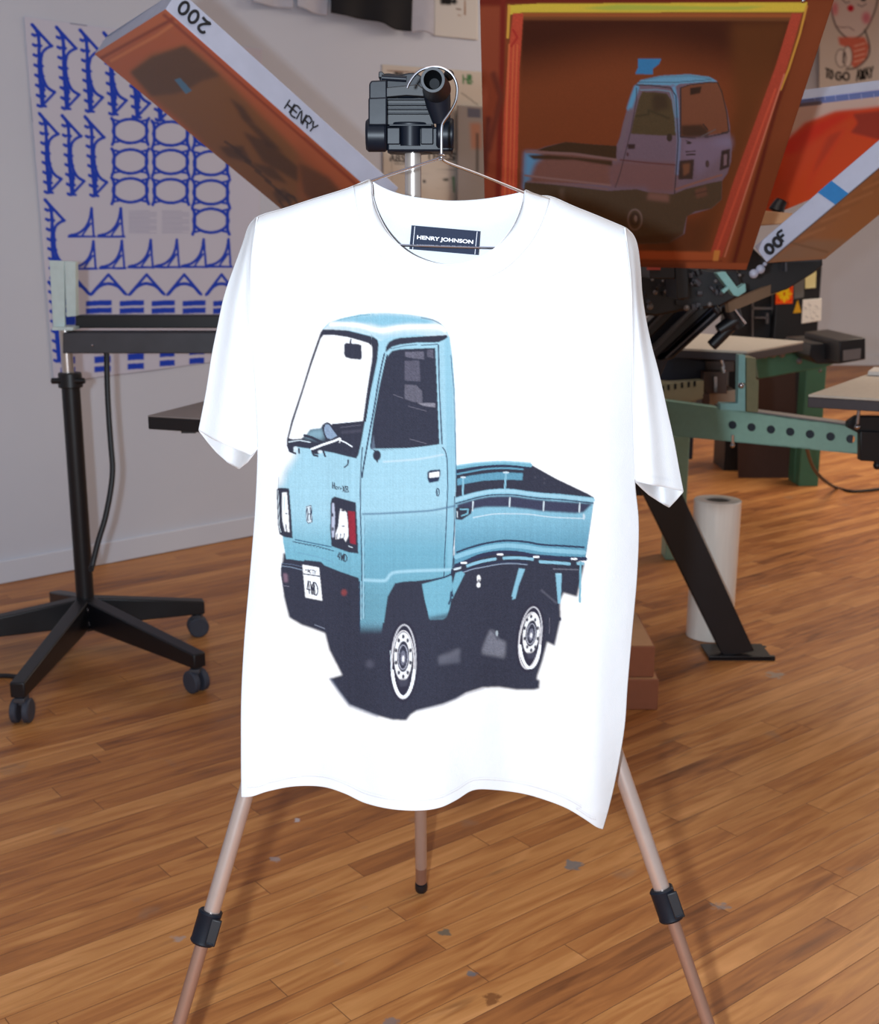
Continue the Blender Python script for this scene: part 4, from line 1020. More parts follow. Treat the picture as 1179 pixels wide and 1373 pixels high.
def d3(K):
    K.poly([(613,140),(660,140),(660,280),(613,280)], (150,142,140)); K.poly([(627,144),(645,146),(645,158),(627,157)], (96,96,112)); K.poly([(630,165),(645,165),(646,200),(632,200)], (170,120,100), soft=2); K.line([(640,180),(640,230)], 3, (60,56,56), soft=2)
simple_sheet('grey_panel', ((613,141),(660,144),(661,300),(613,300)), (150,142,140), d3, 'narrow grey-brown panel leaning on the wall left of the big orange screen', 'panel', .03)
# garments pinned on the wall: thin folded cloth
def garment(name, quadtop, bottom, m, label, off=.03, d=.012):
    nu, nv = 60, 40
    T_ = [quadtop[0], quadtop[1]]; Lb = [quadtop[0], bottom[0]]; Rb = [quadtop[1], bottom[-1]]
    px, py = coons(T_, bottom, Lb, Rb, nu, nv)
    P = on_wall(px, py, off); v = np.linspace(0,1,nv)[:,None]
    P = P + np.array(WN)*(d*np.sin(px/9.0+v)*v)[..., None]
    o = grid_mesh(name, P, None, m, None, solid=.004); return tag(o, label, 't-shirt', 'garments pinned high on the wall')
garment('pinned_shirt', ((446,-60),(556,-54)), sm([(444,17),(456,20),(474,23),(496,27),(512,31),(524,37),(536,40),(553,41.5)]), M['blackcloth'], 'black shirt pinned high on the wall above the tripod head', .05)
garment('pinned_shirt', ((398,-66),(444,-62)), sm([(397,9),(410,13),(425,18),(440,20)]), M['greycloth'], 'pale grey shirt pinned on the wall directly left of the black shirt', .03)
garment('pinned_shirt', ((340,-70),(394,-66)), sm([(338,3),(352,6),(370,9),(392,11)]), M['greycloth'], 'white shirt pinned at the top of the wall, leftmost of the garments', .03)
garment('pinned_shirt', ((552,-60),(582,-56)), sm([(553,44),(562,42),(572,44),(581,48)]), M['greycloth'], 'pale grey shirt edge pinned between the black shirt and the white print', .028)

# ================================================================== screens of the press
def solve_plane(B, Cpx, Apx, YA, sgn=1):
    """far corner C along the rail so that the frame corner at B is square"""
    B = Vector(B); A = V(*Apx, YA); best = None
    for i in range(4000):
        Y = 1.2 + i*.0012; C = V(*Cpx, Y); d = abs((C-B).normalized().dot((A-B).normalized()))
        if best is None or d < best[0]: best = (d, Y, C)
    return B, best[2], A

def stroke_text3d(txt, o, ux, uy, nrm, r, name, parent, m):
    mb = MB()
    for i, ch in enumerate(txt):
        for st in GLYPH.get(ch, []):
            mb.tube([o + ux*(i*1.25+a) + uy*b + nrm*r*.4 for a, b in smooth_path(st, 3) if True] if len(st) > 2 else [o + ux*(i*1.25+a) + uy*b + nrm*r*.4 for a, b in st], r, 6)
    return mb.build(name, m, parent)

def screen_frame(root, A, B, C, n, th, barw, m_frame):
    """rectangular frame; A-B short side, B-C long rail; frame sits behind the mesh along n"""
    D = A + (C-B); e1 = (C-B).normalized(); e2 = (A-B).normalized(); n = n*th
    mb = MB()
    def bar(p, q, inw):
        i = inw*barw; mb.hexa([p, q, q+i, p+i, p+n, q+n, q+i+n, p+i+n])
    bar(B, C, e2); bar(A, D, -e2)
    bar(B+e2*barw, A-e2*barw, e1); bar(C+e2*barw, D-e2*barw, -e1)
    return mb.build('frame', m_frame, root, bevel=.002)

# ---- screen seen edge-on, upper left
B, C, A = solve_plane(V(222,12,2.6), (520,276), (127,72), 3.02)
e1 = (C-B).normalized(); e2 = (A-B).normalized(); n = e1.cross(e2)
if n.z < 0: n = -n
sc1 = empty('screen_printing_screen', B, 'orange mesh screen whose silver rail is marked 200 and HENRY, left of the hanger', 'printing screen')
screen_frame(sc1, A, B, C, n, .052, .034, M['alu'])
K1 = Canvas(90, 0, 560, 520, 1.6, (196,100,50)); K1.frame(0,0,2.9475)
K1.poly([(370,200),(655,40),(700,60),(420,235)], (205,110,58)); K1.line([(400,230),(700,65)], 12, (150,62,30), soft=3)
K1.line([(440,240),(620,140),(700,85)], 12, (218,128,66), soft=2)
K1.poly([(515,285),(600,215),(735,180),(790,215),(880,300),(960,380),(1179,600),(1500,900),(1500,1200),(1080,820),(900,660),(700,470),(590,380)], (142,92,44), soft=4)
K1.poly([(515,285),(600,225),(730,180),(870,300),(800,320),(740,355),(690,372),(600,380)], (104,70,44), soft=2, tex=.05)
K1.line([(650,60),(900,280),(1200,545),(1500,810)], 12, (160,64,34), soft=3); K1.line([(690,70),(930,290),(1200,530)], 16, (206,96,46), soft=3)
K1.poly([(1179,560),(1300,680),(1500,860),(1500,1000),(1179,780)], (176,88,44), soft=5, alpha=.5)
for q_ in ([(905,385),(960,420),(1010,490),(960,470)], [(865,580),(960,575),(1000,650),(900,620)], [(960,520),(1060,560),(1179,660),(1179,720),(1040,640)], [(985,640),(1080,660),(1140,730),(1060,700)], [(1075,760),(1120,745),(1179,790),(1100,800)], [(940,450),(1020,500),(1120,600),(1060,580)]):
    K1.poly(q_, (70,48,36), alpha=.75, soft=2, tex=.2)
K1.poly([(1179,640),(1300,700),(1400,820),(1300,860),(1200,760)], (84,58,42), alpha=.7, soft=3, tex=.2)
for xx in range(0, 6): K1.line([(890+xx*40,560+xx*38),(950+xx*40,600+xx*40)], 10, (64,44,36), alpha=.7, soft=1)
K1.text('SALE', (1100,800), (40,35), (38,-42), 9, (60,42,36), alpha=.7)
K1.poly([(690,315),(712,308),(758,358),(735,372)], (70,130,170)); 
qA, qB = (127,72), (222,12)
def pix(P):
    v = Vector(P)-Vector((0,0,H)); dep = v.y*CS - v.z*SN
    return (CX+F*v.x/dep, CY - F*(v.y*SN+v.z*CS)/dep)
def plane_grid(A, B, C, nu, nv, off=0, n=None):
    """world grid A->B across, B->C down"""
    u = np.linspace(0,1,nu)[None,:,None]; v = np.linspace(0,1,nv)[:,None,None]
    a, b, c = (np.array(x) for x in (A, B, C)); return a + (b-a)*u + (c-b)*v
def pix_np(P):
    v = P - np.array([0,0,H]); dep = v[...,1]*CS - v[...,2]*SN
    return CX+F*v[...,0]/dep, CY - F*(v[...,1]*SN+v[...,2]*CS)/dep
def mesh_panel(root, A, B, C, canvas, k, nu, nv, n, name='stencil_mesh', inset=.001):
    P = plane_grid(A, B, C, nu, nv) - np.array(n)*.0012
    x, y = pix_np(P)
    return grid_mesh(name, P, canvas.sample(x, y)*k, M['ink_mesh'], root, solid=.0005)
K1.mute(.12)
mesh_panel(sc1, A, B, C, K1, 1.08, 170, 330, n)
# writing on the outer face of the rail
fo = -e2; sw = n*.052
o_ = B + e1*.088 + n*.041 + fo*.0004
stroke_text3d('200', o_, -e1*.020, -n*.027, fo, .0030, 'lettering', sc1, M['marker'])
o_ = B + e1*.312 + n*.010 + fo*.0004
stroke_text3d('HENRY', o_, e1*.0138, n*.023, fo, .0019, 'lettering', sc1, M['marker'])

# ---- the big screen with the truck
PT, PB = 2.14, 2.757
P0 = V(652,352,PB); P1 = V(1001,362,PB+.0); P2 = V(645,0,PT)
nb = (P1-P0).cross(P2-P0).normalized()
if nb.y < 0: nb = -nb
onb = lambda x, y: on_plane(x, y, P0, nb)
sc2 = empty('screen_printing_screen', onb(1001,362), 'large rust-orange mesh screen with a mirrored truck stencil and yellow tape', 'printing screen')
K2 = Canvas(630, -90, 1150, 380, 2.0, (150,66,34)); K2.frame(0,0,1)
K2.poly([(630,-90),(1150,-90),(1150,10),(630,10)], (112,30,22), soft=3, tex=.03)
K2.poly([(645,10),(676,10),(668,270),(645,270)], (146,60,38), soft=3); K2.line([(675,0),(674,80),(668,270)], 8, (122,30,24), soft=4); K2.line([(662,100),(672,130),(655,200)], 8, (110,44,34), soft=5); K2.line([(655,160),(650,230)], 8, (104,42,36), soft=5)
K2.poly([(1082,0),(1140,0),(1010,372),(970,372)], (126,56,28), soft=2); K2.line([(1078,30),(1040,150),(985,350)], 5, (96,24,20), soft=3)
K2.poly([(1090,20),(1112,20),(1060,190),(1030,200)], (138,62,34), soft=8, alpha=.6)
# artwork stencil
K2.poly([(680,5),(1084,8),(1078,30),(960,345),(860,352),(672,300)], (128,60,30), soft=2)
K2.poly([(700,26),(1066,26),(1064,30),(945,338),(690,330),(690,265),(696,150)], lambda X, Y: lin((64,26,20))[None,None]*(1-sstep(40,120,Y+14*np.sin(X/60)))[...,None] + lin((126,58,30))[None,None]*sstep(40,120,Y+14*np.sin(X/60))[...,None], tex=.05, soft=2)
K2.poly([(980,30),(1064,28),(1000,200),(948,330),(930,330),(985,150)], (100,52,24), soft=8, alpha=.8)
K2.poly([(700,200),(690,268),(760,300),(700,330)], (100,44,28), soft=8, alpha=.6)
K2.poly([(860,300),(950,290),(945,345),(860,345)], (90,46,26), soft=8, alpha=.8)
# yellow tape and orange strips
K2.poly([(681,7),(720,5),(1083,3),(1080,16),(700,17),(683,20)], (214,176,26), tex=.03); K2.poly([(780,11),(830,6),(960,9),(1030,8),(1000,13),(820,14)], (172,170,48), soft=1)
K2.line([(683,8),(681,50)], 3.6, (216,150,40), soft=1); K2.line([(1082,8),(1073,45),(1058,92),(1047,120)], 3.0, (206,140,40), soft=1)
K2.line([(700,20),(1070,21)], 5, (160,80,36), soft=2); K2.line([(700,24),(1068,26)], 5, (120,70,40), alpha=.6, soft=2)
K2.poly([(688,18),(702,18),(697,90),(693,270),(672,270),(676,150),(682,70)], (196,66,44), tex=.08, soft=.6)
for xx, w_ in ((680,2.5),(686,1.6),(691,1.6)): K2.line([(xx+3,60),(xx,140),(xx-3,270)], w_, (224,104,56), alpha=.8, soft=1)
K2.line([(688,40),(694,50),(686,62)], 3, (176,40,34), soft=1)
K2.poly([(1062,18),(1076,18),(1050,110),(1010,230),(968,345),(952,342),(985,240),(1040,90)], (180,62,44), tex=.08, soft=.8)
K2.line([(1052,100),(1012,222),(972,344)], 2, (214,120,96), alpha=.8, soft=1); K2.line([(1040,120),(1000,230),(960,340)], 3, (206,74,50), soft=1)
K2.poly([(850,336),(965,338),(964,350),(850,347)], (176,78,36), soft=1); K2.line([(850,350),(968,350)], 2, (130,50,26)); K2.poly([(958,336),(966,336),(963,350),(956,350)], (214,130,50), soft=.6)
K2.poly([(850,352),(1003,353),(1000,364),(850,364)], (158,72,40)); K2.poly([(840,352),(920,352),(920,380),(840,380)], (90,40,30), soft=2, alpha=.8)
# blue tape on the stencil
K2.poly([(856,79),(887,79),(884,86),(876,92),(876,100),(852,99),(856,90)], (40,120,180), tex=.05)
# truck, mirrored
K2.frame(680,80,3.684)
LB = (84,140,190); PU = (116,92,112); RB = (124,78,74); DK = (64,44,32); DK2 = (74,60,44)
K2.poly([(88,455),(150,445),(190,430),(290,408),(420,420),(540,428),(560,380),(575,310),(600,220),(632,130),(660,100),(760,78),(900,72),(1000,85),(1038,105),(1060,160),(1088,250),(1102,330),(1105,400),(1112,430),(1108,500),(1090,560),(1062,600),(1060,690),(1010,735),(890,770),(878,860),(800,905),(620,910),(200,800),(80,640)], PU, tex=.05)
K2.poly([(88,455),(270,420),(280,410),(530,428),(520,500),(510,620),(90,600)], RB, tex=.05)
K2.poly([(88,455),(140,458),(180,480),(140,510),(120,560),(100,640),(80,640)], LB, soft=3)
K2.poly([(500,520),(560,500),(840,515),(830,655),(700,655),(690,630),(510,625)], (122,82,88), soft=3, tex=.04)
K2.poly([(150,448),(190,432),(290,406),(420,418),(543,426),(540,490),(460,482),(300,462)], DK, tex=.08)
K2.line([(95,455),(200,460),(330,465),(540,495)], 12, (132,94,96), soft=1); K2.poly([(100,470),(200,470),(340,482),(520,500),(520,525),(460,515),(330,495),(130,492)], DK, soft=1)
K2.line([(90,572),(200,585),(350,602),(510,620)], 9, (140,100,100), soft=1); K2.line([(100,602),(240,612),(380,625),(500,640)], 6, (130,92,92), soft=1)
K2.poly([(88,605),(260,620),(500,648),(640,640),(700,655),(820,665),(880,640),(1000,610),(1062,598),(1060,690),(1010,735),(930,750),(888,775),(870,860),(800,905),(620,910),(400,850),(200,780),(80,680)], lambda X, Y: lin((78,60,48))[None,None]+0*X[...,None], tex=.08)
K2.poly([(260,640),(280,635),(285,700),(262,700)], (110,90,84), alpha=.7, soft=2); K2.poly([(700,655),(800,665),(800,705),(690,690)], (126,84,78), soft=2)
K2.poly([(860,855),(880,860),(800,905),(620,910),(560,880)], (70,44,32), soft=2)
# cab
K2.poly([(632,130),(660,102),(760,80),(900,72),(1000,85),(1040,108),(1000,108),(850,120),(830,135),(820,128),(640,120)], (96,152,194), tex=.05)
K2.line([(680,100),(760,85),(900,80),(1000,92)], 8, (70,110,140), alpha=.5, soft=1); K2.line([(650,112),(830,112),(1010,98)], 5, (50,60,70), alpha=.6)
K2.line([(640,140),(622,190),(606,240)], 26, (84,148,196), soft=3); K2.line([(612,250),(585,330),(560,440)], 20, (118,96,112), soft=4)
K2.line([(820,130),(838,200),(850,400),(842,560)], 20, (112,120,160), soft=2); K2.line([(826,140),(838,220),(840,280)], 14, (92,150,196), soft=2)
K2.line([(640,124),(720,128),(810,140),(835,180),(842,320),(846,400),(836,560),(828,660)], 5, (46,44,52), soft=.4)
K2.line([(660,150),(740,148),(806,156),(820,200),(832,360)], 6, (110,140,170), soft=.5)
K2.poly([(668,158),(730,160),(790,168),(812,200),(828,290),(834,375),(760,375),(612,366),(625,300),(650,200)], (82,66,48), tex=.1)
K2.poly([(720,165),(790,170),(800,240),(720,260)], (54,40,36), alpha=.7, soft=3); K2.line([(640,280),(700,270),(700,250),(800,290)], 8, (60,52,40), soft=2)
K2.line([(640,140),(640,200),(610,360),(560,560),(535,630)], 4, (60,48,56), soft=.6)
K2.ell(803,385,14,20,(58,46,44)); K2.line([(560,495),(700,510),(830,520)], 6, (96,50,50), soft=1)
K2.poly([(596,418),(634,418),(632,440),(598,442)], (56,40,44), soft=.6); K2.ell(596,468,6,10,(80,50,60))
# windscreen
K2.poly([(858,140),(900,125),(1000,110),(1040,112),(1062,160),(1085,260),(1094,350),(1060,365),(980,375),(900,388),(862,380),(858,250)], (124,70,52), tex=.04)
K2.line([(858,140),(900,125),(1000,112),(1040,112),(1062,160),(1085,260),(1096,355),(1060,362)], 5, (56,44,44)); K2.line([(858,140),(858,380),(930,388)], 8, (60,50,58))
K2.poly([(860,325),(960,320),(990,345),(1000,385),(900,385),(862,375)], (66,44,38), soft=1.5); K2.line([(960,380),(1030,345)], 5, (100,90,96)); K2.line([(980,385),(1090,360)], 7, (54,44,44)); K2.line([(970,320),(990,345)], 8, (60,44,44))
K2.poly([(905,140),(962,132),(955,165),(905,175)], (52,36,34), soft=.6)
K2.poly([(1050,395),(1105,385),(1108,430),(1000,420)], (128,120,160), soft=4); K2.poly([(870,400),(1000,390),(1100,380),(1100,440),(940,580),(920,500),(870,490)], (128,106,136), alpha=.7, soft=4)
# lamps and badge
K2.poly([(852,500),(925,492),(918,590),(846,592)], (60,44,44), soft=.6); K2.poly([(868,515),(905,512),(900,560),(872,575)], (118,72,54), soft=1); K2.line([(884,455),(930,452)], 6, (66,50,56)); K2.line([(888,470),(928,468)], 8, (60,46,52)); K2.ell(990,515,10,18,(74,56,60)); K2.ell(898,412,12,6,(60,48,52)); K2.line([(885,400),(912,410)],4,(50,44,48))
K2.poly([(1060,450),(1102,440),(1098,530),(1050,550)], (52,40,44), soft=.6); K2.poly([(1072,470),(1088,465),(1085,520),(1070,525)], (126,96,110), soft=.6)
K2.line([(835,640),(940,605),(1060,570)], 10, (140,90,84), soft=1); K2.poly([(930,640),(985,625),(990,672),(935,688)], (104,66,56), soft=1); K2.line([(925,665),(990,648)], 5, (74,48,44))
# wheel
K2.ell(632,790,34,50,(120,96,96), w=8, soft=1); K2.ell(632,788,18,28,(60,44,44), w=8); K2.ell(636,785,8,16,(130,104,100))
K2.frame(0,0,1)
# panel geometry from its corners
c_tl = onb(642,-70); c_tr = onb(1143,-75); c_bl = onb(652,352); c_br = onb(1001,362)
# square it up: top edge parallel to the bottom edge
nuu, nvv = 400, 350
u = np.linspace(0,1,nuu)[None,:,None]; v = np.linspace(0,1,nvv)[:,None,None]
Pm = (1-v)*((1-u)*c_tl+u*c_tr) + v*((1-u)*c_bl+u*c_br)
X_, Y_ = pix_np(Pm)
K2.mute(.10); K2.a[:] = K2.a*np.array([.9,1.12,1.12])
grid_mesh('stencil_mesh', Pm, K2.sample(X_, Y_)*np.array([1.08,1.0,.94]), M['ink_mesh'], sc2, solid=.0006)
mb = MB(); nbv = np.array(nb)
def fr_bar(a, b, c, d, th=.03, off=.0015):
    q = [Vector(x + nbv*off) for x in (a, b, c, d)]; mb.hexa(q + [p + nb*th for p in q])
ins = .034
def toward(a, b, s): d = b-a; return a + d/np.linalg.norm(d)*s
fr_bar(c_tl, c_bl, toward(c_bl, c_br, ins), toward(c_tl, c_tr, ins)); fr_bar(toward(c_tr, c_tl, ins), toward(c_br, c_bl, ins), c_br, c_tr)
fr_bar(toward(c_bl,c_tl,ins)+(toward(c_bl,c_br,ins)-c_bl), c_bl+(toward(c_bl,c_br,ins)-c_bl), toward(c_br,c_bl,ins), toward(c_br,c_tr,ins)+(toward(c_br,c_bl,ins)-c_br))
fr_bar(toward(c_tl,c_tr,ins), toward(c_tl,c_bl,ins)+(toward(c_tl,c_tr,ins)-c_tl), toward(c_tr,c_br,ins)+(toward(c_tr,c_tl,ins)-c_tr), toward(c_tr,c_tl,ins))
mb.build('frame', M['alu'], sc2)
mb = MB(); mb.sphere(onb(1077,-1)-np.array(nb)*.003, .004); mb.build('screw', M['chrome'], sc2)

# ---- edge-on screen at the right
B4, C4, A4 = solve_plane(V(1028,352,3.0), (1330,98), (1106,347), 3.42)
f1 = (C4-B4).normalized(); f2 = (A4-B4).normalized(); n4 = f1.cross(f2)
if n4.z < 0: n4 = -n4
sc4 = empty('screen_printing_screen', B4, 'brown mesh screen seen edge-on at the right, silver rail with a blue tape patch', 'printing screen')
screen_frame(sc4, A4, B4, C4, n4, .05, .034, M['alu'])
K4 = Canvas(1000, 60, 1420, 380, 1.5, (138,92,58)); K4.frame(0,0,1)
K4.poly([(1028,352),(1106,347),(1140,322),(1085,322),(1062,330)], (120,104,96), soft=3)
for k in range(14): K4.line([(1060+k*14,330-k*11),(1090+k*16,318-k*12)], 3, (166,126,92) if k % 2 else (112,74,48), alpha=.5, soft=2)
K4.line([(1030,351),(1330,99)], 3, (96,78,70), soft=1); K4.line([(1060,325),(1110,338)], 3, (90,70,60), soft=2)
mesh_panel(sc4, A4, B4, C4, K4, 1.25, 80, 260, n4)
fo4 = -f2
# tape patch wraps the rail face
def along(px_, py_):
    """distance along the rail for a pixel near it"""
    best = None
    for i in range(900):
        p = B4 + f1*(i*.001); x, y = pix(p); dd = (x-px_)**2+(y-py_)**2
        if best is None or dd < best[0]: best = (dd, i*.001)
    return best[1]
s0 = along(1118,271); s1 = along(1136,257)
mb = MB(); mb.hexa([B4+f1*s0+fo4*.0008, B4+f1*s1+fo4*.0008, B4+f1*(s1-.012)+fo4*.0008+n4*.05, B4+f1*(s0-.014)+fo4*.0008+n4*.05, B4+f1*s0, B4+f1*s1, B4+f1*(s1-.012)+n4*.05, B4+f1*(s0-.014)+n4*.05])
mb.build('masking_tape', M['bluetape'], sc4, 'blue masking tape patch')
stroke_text3d('00', B4+f1*.016+n4*.010+fo4*.0004, f1*.020, n4*.022, fo4, .0042, 'lettering', sc4, M['marker'])
stroke_text3d('F', B4+f1*.062+n4*.012+fo4*.0004, f1*.017, n4*.024, fo4, .0034, 'lettering', sc4, M['marker'])

# ---- red screen behind
Pa = V(985,310,3.75); Pb_ = V(1200,300,3.78); Pc = V(1072,128,3.3)
nr = (Pb_-Pa).cross(Pc-Pa).normalized()
if nr.y < 0: nr = -nr
onr = lambda x, y: on_plane(x, y, Pa, nr)
sc3 = empty('screen_printing_screen', onr(1010,300), 'bright red-orange mesh screen with blue tape along its top rail, behind the truck screen', 'printing screen')
K3 = Canvas(960, 60, 1420, 360, 1.6, (214,66,30)); K3.frame(0,0,1)
K3.poly([(960,60),(1420,60),(1420,95),(1179,143),(1120,150),(1080,165),(1040,205),(960,300)], (196,168,156), soft=2)
K3.line([(1068,127),(1179,112),(1420,78)], 6, (140,134,140), soft=.6); K3.line([(1068,138),(1179,125),(1420,93)], 9, (96,116,170), soft=.6); K3.line([(1064,142),(1100,138)], 5, (90,84,96), soft=1)
for xx in (1092,1106,1120,1138,1155,1172): K3.line([(xx,126),(xx+1,134)], .8, (160,170,200))
K3.poly([(1040,215),(1080,168),(1120,152),(1179,146),(1300,130),(1300,320),(980,330),(1000,290)], (206,66,30), soft=4, tex=.03)
K3.poly([(1050,190),(1085,168),(1125,152),(1150,150),(1110,175),(1075,205),(1052,208)], (214,40,24), soft=4)
K3.poly([(1143,152),(1179,148),(1300,130),(1300,185),(1179,188),(1140,178),(1150,165)], (140,44,34), soft=2)
K3.poly([(1110,180),(1136,170),(1132,176),(1095,230),(1080,262),(1092,220)], (150,46,34), soft=4, alpha=.7)
K3.poly([(1050,228),(1080,190),(1110,184),(1070,240),(1040,262)], (176,66,40), soft=6, alpha=.6)
K3.poly([(1000,260),(1060,240),(1060,330),(980,330)], (180,70,38), soft=6, alpha=.7)
q_tl, q_tr, q_br, q_bl = onr(1072,134), onr(1330,101), onr(1330,165), onr(990,308)
u = np.linspace(0,1,240)[None,:,None]; v = np.linspace(0,1,170)[:,None,None]
Pm = (1-v)*((1-u)*q_tl+u*q_tr) + v*((1-u)*q_bl+u*q_br); X_, Y_ = pix_np(Pm)
grid_mesh('stencil_mesh', Pm, K3.sample(X_, Y_)*1.95, M['ink_mesh'], sc3, solid=.0006)
mb = MB(); nbv = np.array(nr); nb_save = nb; nb = nr
fr_bar(q_tl, q_bl, toward(q_bl, q_br, ins), toward(q_tl, q_tr, ins)); fr_bar(toward(q_tr,q_tl,ins), toward(q_br,q_bl,ins), q_br, q_tr)
fr_bar(toward(q_tl,q_tr,ins), toward(q_tl,q_bl,ins)+(toward(q_tl,q_tr,ins)-q_tl), toward(q_tr,q_br,ins)+(toward(q_tr,q_tl,ins)-q_tr), toward(q_tr,q_tl,ins))
mb.build('frame', M['alu'], sc3)
# clamp block with black knobs under the red screen
ck = empty('screen_clamp', V(1030,300,3.45), 'beige clamp bar with two black knobs under the red screen', 'clamp')
mb = MB(); ppoly(mb, [(1010,283),(1020,282),(1064,286),(1058,300),(1014,303),(1010,295)], 3.42, 3.5); mb.build('clamp_bar', M['cardtop'], ck, bevel=.003)
for xx, yy, r in ((1045,276,.016),(1020,278,.011)):
    mb = MB(); mb.loft([(V(xx-4,yy+8,3.46), r*1.5),(V(xx-1,yy,3.46), r*1.2),(V(xx+4,yy-8,3.46), r)], (V(xx+4,yy-8,3.46)-V(xx-4,yy+8,3.46)).normalized(), 16); mb.build('knob', M['black_metal'], ck, bevel=.003)
# ================================================================== poster at the far right
BW = 12.04
def d5(K):
    K.poly([(1100,-60),(1240,-60),(1240,140),(1100,140)], (206,200,192))
    K.poly([(1118,-40),(1150,-60),(1176,-40),(1177,0),(1168,28),(1156,46),(1140,52),(1126,42),(1117,25),(1114,0)], (214,204,200))
    K.line([(1116,-30),(1114,0),(1118,26),(1126,42),(1140,52),(1156,46),(1168,28),(1177,0),(1176,-30)], 2, (70,60,60), smooth=True, soft=1)
    K.ell(1141,11,4.6,4.6,(196,40,60)); K.ell(1120,12,4,9,(214,130,142), soft=2); K.ell(1162,24,6,8,(206,130,146), soft=2)
    K.line([(1120,34),(1128,37),(1138,36),(1146,41)], 1, (120,90,90)); K.line([(1130,0),(1135,4),(1140,2)], 1.2, (90,84,90)); K.line([(1150,6),(1156,9),(1162,5)], 1.2, (90,84,90)); K.ell(1158,-2,4,4,(30,28,34))
    K.poly([(1124,50),(1160,50),(1166,62),(1162,80),(1146,92),(1140,84),(1142,66),(1126,60)], (206,112,92), soft=1, tex=.05)
    for a in range(4): K.line([(1146,62+a*7),(1160,58+a*7)], 1.6, (230,180,160))
    K.line([(1160,40),(1166,60),(1164,76),(1150,90),(1135,93)], 2, (64,52,50), smooth=True, soft=1)
    K.ell(1128,78,7,12,(216,210,204)); K.ell(1137,76,6,14,(220,214,208)); K.ell(1128,78,7,12,(110,100,98), w=1.2); K.ell(1137,76,6,14,(110,100,98), w=1.2); K.line([(1133,70),(1131,84)], 2, (60,56,56))
    K.text('TO', (1107,103), (4.2,1.4), (1,-11), 2.4, (20,20,24)); K.text('GO', (1121,107), (8,.2), (0,-10), 2.6, (20,20,24)); K.text('AWAY', (1149,108), (4.6,-1), (0,-14), 2.2, (20,20,24))
K5 = Canvas(1095,-70,1245,140,2,(206,200,192)); K5.frame(0,0,1); d5(K5)
px, py = bilin((1099,-60),(1232,-60),(1232,123),(1099,121), 110, 140)
tag(grid_mesh('hanging_poster', at(px, py, BW-.03), K5.sample(px,py)*1.3, M['ink_paper'], None, solid=.002), 'cream poster of a pale clown-like figure over the words TO GO AWAY, far right', 'poster')

# ================================================================== flash-dryer stand, left
hub = floor_pt(119,868); HX, HY = hub.x, hub.y
st = empty('dryer_stand', (HX,HY,0), 'black rolling stand with castors and a dark crossbar in front of the blue bridge poster', 'equipment stand')
zt = V(95,441,HY).z; zc = V(98,515,HY).z
def ptz(px_, z):   # world x at stand distance for a pixel column and height
    return V(px_, 400, HY).x
mb = MB(); mb.cyl((HX,HY,.06), (HX,HY,zc+.02), .027, n=28); mb.build('post', M['black_metal'], st)
mb = MB(); mb.cyl((HX-.005,HY,zc-.02), (HX-.005,HY,zt), .0175, n=24); mb.build('inner_tube', M['silver'], st)
mb = MB(); mb.cyl((HX,HY,zc-.01), (HX,HY,zc+.035), .036, .034, n=24); mb.cyl((HX-.05,HY-.02,zc+.012),(HX+.05,HY-.02,zc+.012), .009, n=12); mb.build('locking_collar', M['black_metal'], st, bevel=.003)
def leg_to(end, zend, w0, w1, h0, h1, castor=True):
    e = Vector((end.x, end.y, zend)); mb = MB()
    d = Vector((end.x-HX, end.y-HY, 0)); L_ = d.length; d.normalize()
    a = Vector((HX,HY,0)) + d*.02; top0 = .175; 
    sx = Vector((d.y,-d.x,0)); b = Vector((end.x,end.y,0))
    def q(p, w, z0, z1): return [p+sx*w/2+Vector((0,0,z0)), p-sx*w/2+Vector((0,0,z0)), p-sx*w/2+Vector((0,0,z1)), p+sx*w/2+Vector((0,0,z1))]
    A_ = q(a, w0, .075, .165); B_ = q(b+d*.022, w1, .076, .118)
    mb.hexa(A_+B_); lg = mb.build('leg', M['black_metal'], st, bevel=.004)
    if castor:
        c = MB(); c.cyl((b.x,b.y,.05),(b.x,b.y,.078), .012, n=14); c.box((b.x,b.y,.066), (.03,.04,.012)); cs = c.build('castor', M['grey_metal'], lg, bevel=.002)
        for s_ in (-1, 1):
            cc = MB(); o = sx*.016*s_; p = Vector((b.x,b.y,.033)); cc.loft([(p+o-sx*.009, .029),(p+o-sx*.006, .033),(p+o+sx*.006, .033),(p+o+sx*.009, .029)], sx, 22); cc.build('wheel', M['rubber'], cs)
for p in ((266,852),(264,927),(31,968),(-70,893)):
    leg_to(floor_pt(*p), .1, .045, .04, .11, .05)
leg_to(floor_pt(80,840), .1, .045, .04, .11, .05)
for dz in (.095,.14):
    for dx in (-.022,.022):
        mb = MB(); mb.cyl((HX+dx,HY-.040,dz),(HX+dx,HY-.052,dz), .006, n=10); mb.build('bolt', M['chrome'], st)
zb0 = V(85,474,HY-.04).z; zb1 = V(85,447,HY-.04).z
mb = MB(); pbox(mb, 84,446,560,474,HY-.06,HY+.03); mb.build('crossbar', M['grey_metal'], st, bevel=.003)
mb = MB(); pbox(mb, 101,423,560,440,HY+.0,HY+.06); mb.build('upper_rail', M['black_metal'], st, bevel=.003)
for a in ((66,349,87,440),(86,350,102,424)):
    mb = MB(); ppoly(mb, [(a[0],a[1]),(a[2]-1,a[1]+1),(a[2],a[3]),(a[0]+(5 if a[0]==66 else 3),a[3]+1)], HY-.03, HY-.018 if a[0]==66 else HY+.0); mb.build('upright_plate', M['paint'], st, 'pale mint painted plate', bevel=.002)
mb = MB(); pbox(mb, 70,439,98,443,HY-.06,HY+.04); mb.build('plate_foot', M['paint'], st, 'pale mint painted foot')
